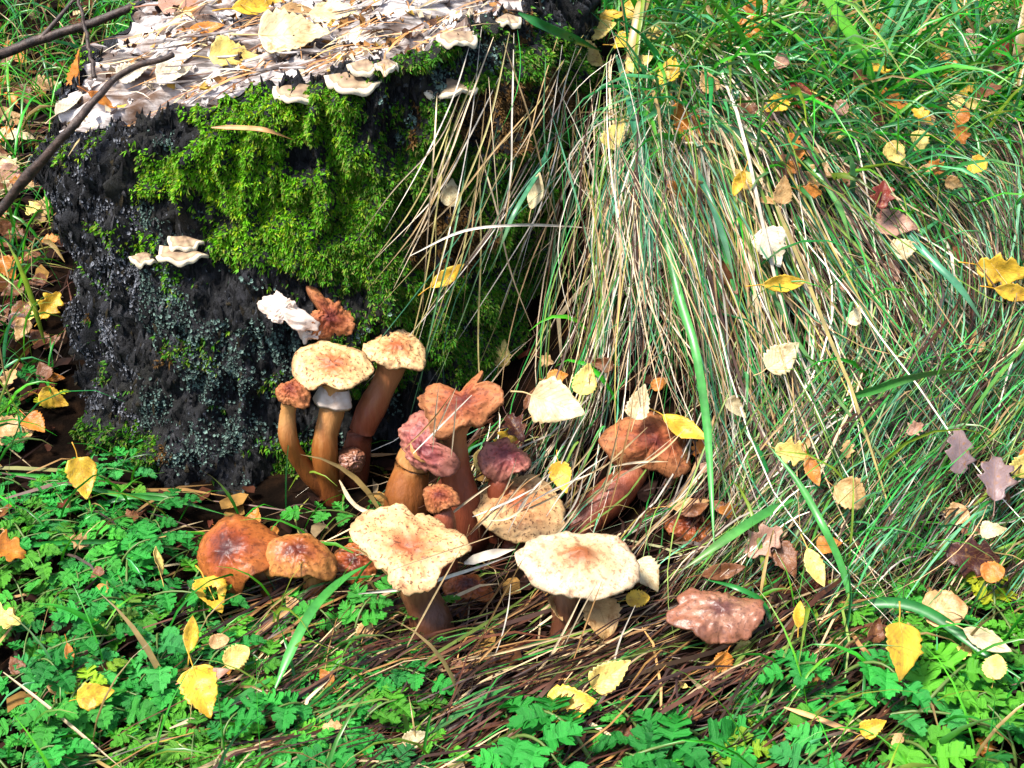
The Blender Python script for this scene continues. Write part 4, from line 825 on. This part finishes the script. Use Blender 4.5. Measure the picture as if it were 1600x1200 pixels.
# on the stump's top
leaf(462, 66, 125, 8, 'cream', 'birch', 'large bleached leaf lying flat on the broken stump top', lift=.006)
leaf(366, 97, 85, 15, 'paley', 'birch', 'pale leaf with yellow middle near the mossy rim of the stump top')
leaf(405, 18, 95, 14, 'yellow', 'narrow', 'bright yellow narrow leaf at the back of the stump top')
leaf(300, 8, 115, 20, 'pink', 'round', 'big pinkish brown leaf at the back of the stump top')
leaf(130, 115, 75, 65, 'orange', 'birch', 'orange curled leaf at the broken left edge of the stump top', face=.7)
leaf(112, 170, 75, 70, 'white', 'narrow', 'white dried leaf under the thick twig at the stump rim', face=.7)
leaf(275, 122, 70, 20, 'white', 'birch', 'small bleached leaf beside the thick twig end on the stump top')
leaf(525, 28, 90, 10, 'cream', 'birch', 'cream leaf at the stump rim near the tiny bracket')
leaf(325, 52, 60, 15, 'orange', 'narrow', 'orange narrow leaf in the middle of the stump top')
leaf(75, 140, 55, 10, 'tan', 'birch', 'tan leaf overhanging the left edge of the stump')
leaf(160, 165, 55, -20, 'orange', 'narrow', 'orange strip of leaf below the twig on the black rim')
leaf(210, 120, 60, 30, 'white', 'birch', 'pale ragged leaf between twig and wood splinters on the stump')
leaf(470, 25, 70, 12, 'tan', 'narrow', 'tan narrow leaf between the large bleached leaf and the back of the stump')
# on the mossy face
leaf(697, 308, 52, 85, 'cream', 'birch', 'cream leaf with dark tip standing on the brown moss', lift=.012, face=.8)
leaf(816, 310, 66, 75, 'cream', 'narrow', 'pale folded leaf caught on hanging straws above the moss', lift=.02, face=.8)
leaf(693, 437, 72, 32, 'yellow', 'narrow', 'yellow narrow leaf stuck on the dark moss', lift=.015, face=.8)
# bank crest and dry grass
G = 'leaves on the dry grass bank'
leaf(975, 236, 58, 60, 'paley', 'birch', 'pale yellow leaf behind the blue-green blade on the bank', G, .02, .75)
leaf(1090, 224, 75, -30, 'pink', 'birch', 'pinkish tan leaf at the top of the dry grass bank', G, .012)
leaf(1146, 240, 66, -8, 'white', 'birch', 'white leaf with yellow tip beside the pinkish tan one on the crest', G, .012)
leaf(1235, 256, 78, 0, 'tan', 'narrow', 'tan torn leaf on the crest next to the meadow', G, .01)
leaf(1372, 270, 50, -50, 'paley', 'birch', 'small yellow pointed leaf standing at the meadow edge', G, .02, .75)
leaf(1188, 400, 74, -62, 'white', 'birch', 'white leaf on the dry grass right above the yellow boat-shaped one', G, .014, .7)
leaf(1202, 456, 84, 4, 'yellow', 'narrow', 'yellow boat-shaped leaf on the dry grass', G, .016, .6)
leaf(1213, 573, 72, 35, 'cream', 'birch', 'cream leaf tilted on the middle of the dry grass bank', G, .014, .7)
leaf(1395, 408, 52, 20, 'cream', 'birch', 'cream leaf among dry grass with a curled brown edge', G, .012)
leaf(1323, 510, 38, 70, 'cream', 'birch', 'tiny cream leaf with yellow edge deep in the dry grass', G, .014, .75)
leaf(1140, 650, 50, -40, 'cream', 'birch', 'small cream torn leaf beside the very long green blade', G, .012)
leaf(1230, 722, 58, -15, 'paley', 'lobed', 'ragged pale yellow leaf scrap on the lower dry grass', G, .012)
leaf(1262, 750, 60, -70, 'orange', 'narrow', 'orange-brown strip of leaf below the ragged pale yellow scrap', G, .01)
leaf(1315, 792, 62, -30, 'tan', 'round', 'greyish tan rounded leaf at the lower edge of the dry grass', G, .012)
leaf(1238, 180, 70, -5, 'red', 'birch', 'dark red leaf lying at the meadow edge', G, .012, .5)
leaf(1053, 150, 66, 80, 'yellow', 'birch', 'golden yellow folded leaf standing in the crest tussock', G, .02, .75)
leaf(1480, 722, 85, 75, 'grey', 'lobed', 'purplish grey lobed leaf upright in the dark gap of dry grass', G, .012, .7)
leaf(1535, 765, 95, 80, 'grey', 'lobed', 'mauve-grey lobed leaf next to the purplish one by the herbs', G, .014, .7)
for q in ((952, 68, 60, 10), (985, 95, 55, -20), (1030, 75, 50, 60), (940, 108, 60, -35), (1005, 40, 55, 5), (1000, 125, 50, 30), (965, 52, 50, 0), (1060, 90, 45, 40)):
    leaf(q[0], q[1], q[2], q[3], 'yellow' if q[0] % 2 else 'paley', 'birch', 'yellow leaf in the heap at the bank crest behind the tussock', 'yellow leaves heaped at the crest', .015, .6)
leaf(885, 6, 50, 30, 'red', 'birch', 'bright red leaf behind the stump rim', lift=.02)
leaf(1592, 150, 70, 85, 'pink', 'round', 'broad pinkish grey leaf standing in the far meadow', lift=.02, face=.8)
leaf(1560, 20, 90, 5, 'orange', 'round', 'orange-brown broad leaf far back in the meadow', lift=.02)
leaf(1375, 188, 60, 0, 'orange', 'birch', 'orange-brown leaf in the grass near the long dark green blade', lift=.02)
leaf(1130, 440, 70, -65, 'brown', 'narrow', 'red-brown strip of leaf deep under the dry grass', G, .004)
leaf(1385, 365, 80, -10, 'pink', 'birch', 'reddish pink leaf half buried at the top of the dry grass', G, .01)
leaf(1545, 440, 85, -8, 'yellow', 'lobed', 'golden dead leaf scraps by the meadow edge', G, .012)
leaf(1565, 475, 75, -12, 'yellow', 'narrow', 'golden narrow leaf below the dead leaf scraps at the meadow edge', G, .012)
# around the mushrooms
def up(px, py, d): return at_d(px, py, d)
leaf(872, 634, 105, -25, 'cream', 'birch', 'large cream birch leaf propped between the torn and the arched red mushrooms', p=up(872, 634, .885), face=.75)
leaf(915, 594, 62, 70, 'paley', 'birch', 'pale yellow leaf touching the large cream one', p=up(915, 594, .90), face=.75)
leaf(808, 563, 50, 80, 'paley', 'birch', 'small pale yellow leaf above the large cream one on the moss edge', lift=.02, face=.75)
leaf(1000, 628, 66, 75, 'cream', 'birch', 'cream leaf with yellow tip standing on the arched red mushroom', p=up(1000, 628, .872), face=.75)
leaf(1070, 672, 90, -38, 'yellow', 'narrow', 'rolled orange-yellow leaf over the edge of the arched red mushroom', p=up(1070, 672, .865), face=.6)
leaf(878, 747, 58, -75, 'yellow', 'birch', 'bright yellow leaf hanging over the straw-covered cap', p=up(878, 747, .835), face=.75)
leaf(765, 718, 58, 15, 'paley', 'birch', 'pale yellow torn leaf in the dark gap beside the tall red-brown mushroom', p=up(765, 718, .87), face=.6)
leaf(790, 690, 55, 70, 'yellow', 'lobed', 'yellow-brown ragged leaf above the straw-covered cap', p=up(790, 690, .88), face=.6)
leaf(810, 668, 60, -60, 'dark', 'lobed', 'dark purple crumpled leaf under the large cream birch leaf', p=up(806, 668, .885), face=.6)
leaf(1012, 898, 70, -60, 'cream', 'birch', 'cream leaf behind the rim of the large pale mushroom', p=up(1012, 898, .765), face=.6)
leaf(996, 935, 42, 10, 'yellow', 'round', 'small bright yellow round leaf below the rim of the large pale mushroom', p=up(996, 935, .735), face=.8)
leaf(942, 965, 78, -75, 'tan', 'round', 'brown-blotched tan leaf hanging below the large pale mushroom', p=up(942, 965, .73), face=.8)
leaf(870, 950, 50, -80, 'tan', 'birch', 'torn tan scrap hanging under the middle of the large pale mushroom', p=up(870, 950, .735), face=.7)
leaf(1075, 803, 78, 5, 'tan', 'narrow', 'tan leaf lying on the small dark brown mushroom', p=up(1075, 803, .832)+np.array([0, 0, .006]), face=.5)
leaf(1262, 930, 74, -72, 'paley', 'narrow', 'pale yellow pointed leaf hanging above the herbs beside the wet brown mushroom', lift=.03, face=.8)
leaf(1190, 868, 80, 40, 'pink', 'lobed', 'brown-pink torn leaf above the wet brown mushroom', lift=.02)
leaf(1225, 890, 70, -60, 'brown', 'birch', 'red-brown curled leaf next to the pale yellow pointed one', lift=.015)
leaf(1130, 910, 80, 10, 'brown', 'narrow', 'brown leaf resting against the back of the wet brown mushroom', lift=.012)
leaf(1290, 865, 45, 10, 'orange', 'birch', 'small orange leaf in the shade behind the herbs', lift=.015)
# right herbs
HG = 'leaves among the herbs'
HL = .045
leaf(1372, 1075, 105, -100, 'yellow', 'birch', 'largest yellow leaf with tan half among the herbs', HG, HL, .75)
leaf(1240, 1015, 55, 80, 'yellow', 'narrow', 'yellow leaf hidden behind a lobed herb leaf', HG, .035, .7)
leaf(1468, 992, 78, 5, 'tan', 'round', 'tan-yellow leaf beneath the broad arching blade', HG, .03, .6)
leaf(1530, 1040, 88, -28, 'cream', 'narrow', 'pale tan spindle-shaped leaf with dark spot right of the arching blade', HG, .035, .7)
leaf(1538, 925, 42, 20, 'orange', 'round', 'small orange-yellow round leaf near the dark red one', HG, .03, .7)
leaf(1545, 1112, 46, 85, 'paley', 'round', 'pale yellow blunt leaf in the thick of the herbs', HG, .04, .7)
leaf(1508, 888, 95, -12, 'dark', 'lobed', 'dark maroon leaf under the herbs at the dry grass edge', HG, .02, .6)
leaf(1532, 862, 45, 0, 'cream', 'birch', 'small cream leaf above the dark maroon one', HG, .03, .6)
leaf(1590, 738, 62, 60, 'paley', 'birch', 'pale yellow leaf with brown dots by the mauve-grey leaf', HG, .02, .7)
leaf(955, 1090, 82, 35, 'paley', 'birch', 'tan-yellow leaf with dark holes on the straw below the pale mushroom', HG, .025, .7)
leaf(893, 1128, 88, 10, 'yellow', 'birch', 'yellow toothed leaf beside the tan-yellow holed one', HG, .02, .7)
leaf(824, 1142, 50, 80, 'tan', 'birch', 'small tan leaf half under the herb by the yellow toothed leaf', HG, .015, .7)
leaf(1345, 1180, 50, 30, 'yellow', 'birch', 'yellow leaf scrap at the foot of the right-hand herbs', HG, .03, .7)
leaf(648, 1194, 50, 20, 'cream', 'birch', 'cream leaf at the near edge of the dead stems', HG, .02, .7)
# left herbs
leaf(137, 803, 80, -75, 'yellow', 'birch', 'bright yellow leaf standing before the foot of the black bark', HG, .03, .8)
leaf(330, 985, 78, -80, 'yellow', 'hole', 'yellow-brown leaf with a large eaten hole below the glossy mushrooms', HG, .03, .8)
leaf(303, 1045, 64, 80, 'yellow', 'narrow', 'upright yellow pointed leaf below the holed one', HG, .035, .8)
leaf(346, 1050, 36, 20, 'tan', 'round', 'small tan round leaf next to the upright yellow pointed one', HG, .03, .7)
leaf(374, 1090, 50, 40, 'paley', 'round', 'pale yellow rounded leaf on the thick tan straw', HG, .035, .7)
leaf(318, 1160, 95, -70, 'yellow', 'birch', 'large orange-yellow leaf below the thick tan straw', HG, .04, .75)
leaf(236, 940, 55, 70, 'paley', 'narrow', 'small pale yellow upright leaf in the herbs left of the drooping mushroom', HG, .035, .8)
leaf(25, 695, 75, 10, 'tan', 'round', 'tan-yellow cupped leaf on dark ground left of the stump foot', HG, .015, .7)
leaf(62, 690, 52, -50, 'orange', 'birch', 'golden leaf next to the tan cupped one left of the stump foot', HG, .018, .7)
leaf(85, 645, 54, -15, 'yellow', 'birch', 'yellow leaf leaning on the foot of the black bark', HG, .015, .7)
leaf(20, 900, 75, -10, 'orange', 'lobed', 'orange-yellow ragged leaf under the level green blade', HG, .03, .7)
leaf(15, 1020, 65, 0, 'paley', 'lobed', 'pale yellow ragged leaf above the diagonal pale straw', HG, .03, .7)
leaf(155, 1132, 65, 15, 'yellow', 'birch', 'yellow leaf deep in the herbs beside the diagonal pale straw', HG, .03, .7)
leaf(112, 1072, 45, -80, 'orange', 'narrow', 'small orange upright leaf in the herbs above the yellow one', HG, .03, .7)
leaf(85, 505, 60, 60, 'yellow', 'lobed', 'golden leaf caught in dry stems beside the black bark', HG, .02, .75)
leaf(40, 518, 50, 10, 'grey', 'birch', 'greyish purple leaf left of the golden one beside the bark', HG, .012, .6)
leaf(335, 1112, 70, 25, 'pink', 'narrow', 'pinkish leaf strip on the thick tan straw', HG, .03, .7)
leaf(510, 1122, 45, 70, 'red', 'birch', 'dark red small leaf on the ground near the herbs', HG, .012, .7)
leaf(720, 1060, 40, 10, 'brown', 'birch', 'brown crumpled leaf in the shade below the tan mushroom stem', HG, .01, .7)
leaf(18, 310, 65, -50, 'pink', 'birch', 'pale pink-brown leaf under the thick twig beside the stump', HG, .02, .7)
# smaller leaves scattered through the meadow and beside the stump
def scatter(n, box, cols, label, group, smin, smax, lift):
    for i in range(n):
        px, py = rng.uniform(box[0], box[2]), rng.uniform(box[1], box[3]); p, nr, wh = hit(px, py)
        if wh != 'g': continue
        cn = cols[rng.integers(len(cols))]
        leaf(px, py, rng.uniform(smin, smax), rng.uniform(0, 360), cn, ['birch', 'narrow', 'lobed', 'birch'][rng.integers(4)], label[cn], group, lift+rng.uniform(0, .015), .6)
LBL = lambda place: dict(brown='small red-brown leaf '+place, tan='small tan leaf '+place, orange='small rusty orange leaf '+place, paley='small pale yellow leaf '+place, cream='small cream leaf '+place, pink='small pinkish leaf '+place, yellow='small golden leaf '+place, red='small dark red leaf '+place, dark='small blackish leaf '+place)
scatter(74, (1060, 0, 1610, 330), ['brown', 'tan', 'orange', 'paley', 'pink', 'orange', 'yellow', 'tan', 'red'], LBL('scattered in the green meadow beyond the bank'), 'small leaves in the meadow', 30, 60, .02)
scatter(26, (-10, 330, 90, 640), ['brown', 'tan', 'orange', 'pink', 'paley'], LBL('in the dry stems beside the left side of the stump'), 'small leaves beside the stump', 25, 50, .008)
scatter(22, (-10, 100, 60, 330), ['brown', 'tan', 'orange', 'cream'], LBL('in the grass behind the thick twig'), 'small leaves behind the twig', 25, 45, .02)
scatter(40, (0, 820, 700, 1200), ['brown', 'orange', 'tan', 'brown', 'dark'], LBL('on dark ground under the herbs'), 'small leaves under the herbs', 22, 46, .006)
scatter(26, (850, 1000, 1600, 1200), ['brown', 'orange', 'tan', 'paley', 'brown'], LBL('on the ground near the right-hand herbs'), 'small leaves near the right-hand herbs', 22, 46, .006)
scatter(40, (1080, 330, 1600, 860), ['brown', 'brown', 'tan', 'pink', 'orange'], LBL('buried in the dry grass bank'), 'small leaves in the dry grass', 26, 52, -.006)
scatter(6, (720, 560, 1080, 640), ['brown', 'orange', 'brown', 'pink', 'tan'], LBL('between the tall mushrooms and the dry grass'), 'small leaves between mushrooms', 26, 48, -.004)

# ------------------------------------------------------------------ herbs with deeply cut leaves
def leaflet_mesh(seed):
    r = np.random.default_rng(seed)
    half = np.array([(.02, 0), (.03, .12), (.08, .18), (.25, .17), (.38, .22), (.44, .31), (.36, .34), (.39, .42), (.28, .41), (.16, .37), (.075, .38), (.09, .43), (.22, .48), (.37, .56), (.40, .66), (.31, .67), (.32, .75), (.21, .71), (.10, .65), (.07, .67), (.12, .76), (.22, .84), (.21, .93), (.13, .91), (.09, 1.0), (.03, .95), (.0, 1.0)])
    nl = len(half); V = []
    zf = lambda x, y: .42*abs(x)-.8*x*x+.10*math.sin(y*3+seed)*y-.4*max(y-.5, 0)**2
    rows = []
    for sg in (-1, 1):
        h = half*(1+r.normal(0, .05, half.shape)); h[:, 0] *= sg
        rows.append([(x, y, zf(x, y)) for x, y in h])
    mid_ = [(0, y*.96+.0*x, zf(0, y)-.05) for x, y in half]
    V = rows[0]+mid_+rows[1]; F = []
    for i in range(nl-1): F += [[i, i+1, nl+i+1, nl+i], [nl+i, nl+i+1, 2*nl+i+1, 2*nl+i]]
    me = mesh_np('leaflet', np.array(V), np.array(F)[:, ::-1], smooth=False); me.materials.append(M['herb']); return me
LFT = [leaflet_mesh(s) for s in (1, 2, 3, 4)]
def frond(seed):
    r = np.random.default_rng(seed); L = 1.0
    t = np.linspace(0, 1, 10); lean = r.uniform(.35, .8); c = np.stack([0*t+.06*np.sin(t*3+seed), t*lean+.55*t**2*lean, t*(1.25-lean*.6)-.62*t**2.4], -1)
    V, F = tube(c, np.linspace(.022, .009, 10), 5); me = mesh_np('leaf_stalk', V, F); me.materials.append(M['herb_stalk'])
    slots = []
    def fr(u): i = u*9; k = min(int(i), 8); f = i-k; return c[k]*(1-f)+c[k+1]*f, unit(c[k+1]-c[k])
    for u, sz, sd_ in [(.42, .34, -1), (.46, .34, 1), (.72, .35, -1), (.75, .34, 1), (.985, .38, 0)]:
        p, tn = fr(u); yv = unit(np.array([tn[0], tn[1], tn[2]*.4]) if sd_ == 0 else np.array([tn[1], -tn[0], 0])*sd_*.9+np.array([tn[0], tn[1], tn[2]*.5])*.55); nn = unit(np.array([0, 0, 1])-yv*yv[2]+r.normal(0, .22, 3)); nn = unit(nn-yv*(nn@yv)); xv = np.cross(yv, nn)
        slots.append((p, xv, yv, nn, 1.0*sz*r.uniform(.75, 1.2), int(r.integers(4))))
    return me, slots
FR = [frond(s) for s in range(1, 7)]
def herb(x, y, size, label, group, nleaf):
    z = float(hgt(x, y)); o = empty('herb_plant', (x, y, z)); tag(o, label, 'plant', group); a0 = rng.uniform(0, 6.3); pc = np.array([(.02, .25, .03), (.03, .33, .045), (.035, .38, .05), (.06, .40, .04), (.09, .38, .025), (.05, .37, .07)][rng.integers(6)])
    for i in range(nleaf):
        me, slots = FR[rng.integers(len(FR))]; s = size*rng.uniform(.75, 1.15); lc_ = pc*rng.uniform(.8, 1.15)*(np.array([4, 1.1, .6]) if rng.uniform() < .06 else 1)
        lf = bpy.data.objects.new('leaf', me); COL.objects.link(lf); lf.parent = o
        lf.rotation_euler = (rng.normal(0, .12), rng.normal(0, .12), a0+i*6.283/nleaf+rng.normal(0, .3)); s *= rng.choice([.7, 1, 1, 1.15]); lf.scale = (s, s, s)
        for p, xv, yv, nn, sz, k in slots:
            q = bpy.data.objects.new('leaflet', LFT[k]); COL.objects.link(q); q.parent = lf; q.color = (*lc_, 1)
            q.matrix_local = Matrix.Translation(Vector(p)) @ Matrix(((xv[0], yv[0], nn[0]), (xv[1], yv[1], nn[1]), (xv[2], yv[2], nn[2]))).to_4x4() @ Matrix.Scale(sz, 4)
MARKS = [(137, 803, 'the bright yellow leaf before the black bark'), (330, 985, 'the yellow leaf with the eaten hole'), (303, 1045, 'the upright yellow pointed leaf'), (374, 1090, 'the pale rounded leaf on the thick straw'), (318, 1160, 'the large orange-yellow leaf'), (236, 940, 'the small upright pale yellow leaf'), (40, 695, 'the tan cupped leaf by the stump foot'),
         (20, 900, 'the orange-yellow ragged leaf'), (15, 1020, 'the pale yellow ragged leaf'), (155, 1132, 'the yellow leaf deep in the herbs'), (112, 1072, 'the small orange upright leaf'), (60, 1140, 'the diagonal pale straw'), (330, 900, 'the drooping glossy brown mushroom'), (490, 950, 'the stem of the glossy orange-domed mushroom'), (440, 1060, 'the root of the broadest green blade'), (510, 1122, 'the small dark red leaf'),
         (200, 850, 'the long level green blade'), (250, 785, 'the thin blade arching below the bark'), (640, 960, 'the thick stem of the freckled tan mushroom'), (824, 1142, 'the small tan leaf in the dead stems'), (893, 1128, 'the yellow toothed leaf'), (955, 1090, 'the tan-yellow leaf with dark holes'), (1118, 980, 'the flattened wet brown mushroom'), (1240, 1015, 'the yellow leaf hidden among lobed herbs'), (1372, 1075, 'the largest yellow leaf'), (1285, 1125, 'the dark yellow straw'), (1345, 1180, 'the yellow scrap below the largest yellow leaf'),
         (1468, 992, 'the tan leaf beneath the arching blade'), (1530, 1040, 'the pale spindle-shaped leaf'), (1538, 925, 'the small orange round leaf'), (1545, 1112, 'the pale blunt leaf'), (1508, 888, 'the dark maroon leaf'), (1335, 960, 'the root of the broad arching blade'), (85, 645, 'the yellow leaf leaning on the black bark'), (580, 800, 'the kinked straw by the tan cap'), (648, 1194, 'the cream leaf near the dead stems'), (160, 720, 'the mossy foot of the black bark')]
def herbs(zone, n, label, group, smin, smax, mind=.028, avoid=None):
    done = []; tries = 0
    while len(done) < n and tries < n*40:
        tries += 1; x0, y0, x1, y1 = zone; px, py = rng.uniform(x0, x1), rng.uniform(y0, y1)
        if avoid and any(ax0 < px < ax1 and ay0 < py < ay1 for ax0, ay0, ax1, ay1 in avoid): continue
        p = at_z(px, py, .02); p[2] = 0
        if in_stump(p[0], p[1], .01) or any(math.hypot(p[0]-a, p[1]-b) < mind for a, b in done): continue
        mk_ = min(MARKS, key=lambda q: math.hypot(q[0]-px, q[1]-py)); size = rng.uniform(smin, smax); nlf = int(rng.integers(3, 6))
        lb = ('bushy ' if nlf == 5 else 'sparse three-leaved ' if nlf == 3 else '')+('green ' if size > (smin+smax)/2 else 'small green ')+'herb next to '+mk_[2]
        done.append((p[0], p[1])); herb(p[0], p[1], size, lb, 'lobed green herbs', nlf)
herbs((-20, 850, 290, 1215), 26, 'green lobed herb in the carpet left of the drooping mushroom', 'herbs left of the mushrooms', .036, .054)
herbs((20, 720, 230, 840), 9, 'small green herb at the foot of the black bark', 'herbs at the stump foot', .032, .048)
herbs((300, 960, 640, 1110), 13, 'green lobed herb in front of the glossy brown mushrooms', 'herbs in front of the mushrooms', .038, .056, .034, [(560, 1040, 660, 1120)])
herbs((290, 1120, 620, 1210), 9, 'low green herb in front of the thick tan straw', 'herbs before the straw', .04, .055)
herbs((760, 1080, 860, 1140), 3, 'green fern-like herb standing alone in the dead stems', 'herbs in the dead stems', .055, .062, .04)
herbs((930, 1110, 1130, 1205), 6, 'green herb before the dry grass, near the tan-yellow holed leaf', 'herbs before the dry grass', .065, .08, .04)
herbs((1160, 1010, 1330, 1150), 5, 'bright green lobed herb around the largest yellow leaf', 'herbs by the largest yellow leaf', .058, .07, .045)
herbs((1410, 1050, 1620, 1215), 11, 'bright green lobed herb in the thicket right of the largest yellow leaf', 'right-hand herb thicket', .05, .066, .042)
herbs((1380, 880, 1620, 1000), 8, 'blue-green herb at the lower edge of the dry grass bank', 'herbs at the bank edge', .04, .055)
herbs((-10, 590, 60, 660), 3, 'tiny green herb on dark ground beside the black bark', 'herbs beside the bark', .03, .04)
herbs((560, 760, 610, 870), 2, 'small green herb growing between stump foot and tan mushroom', 'herbs between stump and mushroom', .035, .045)
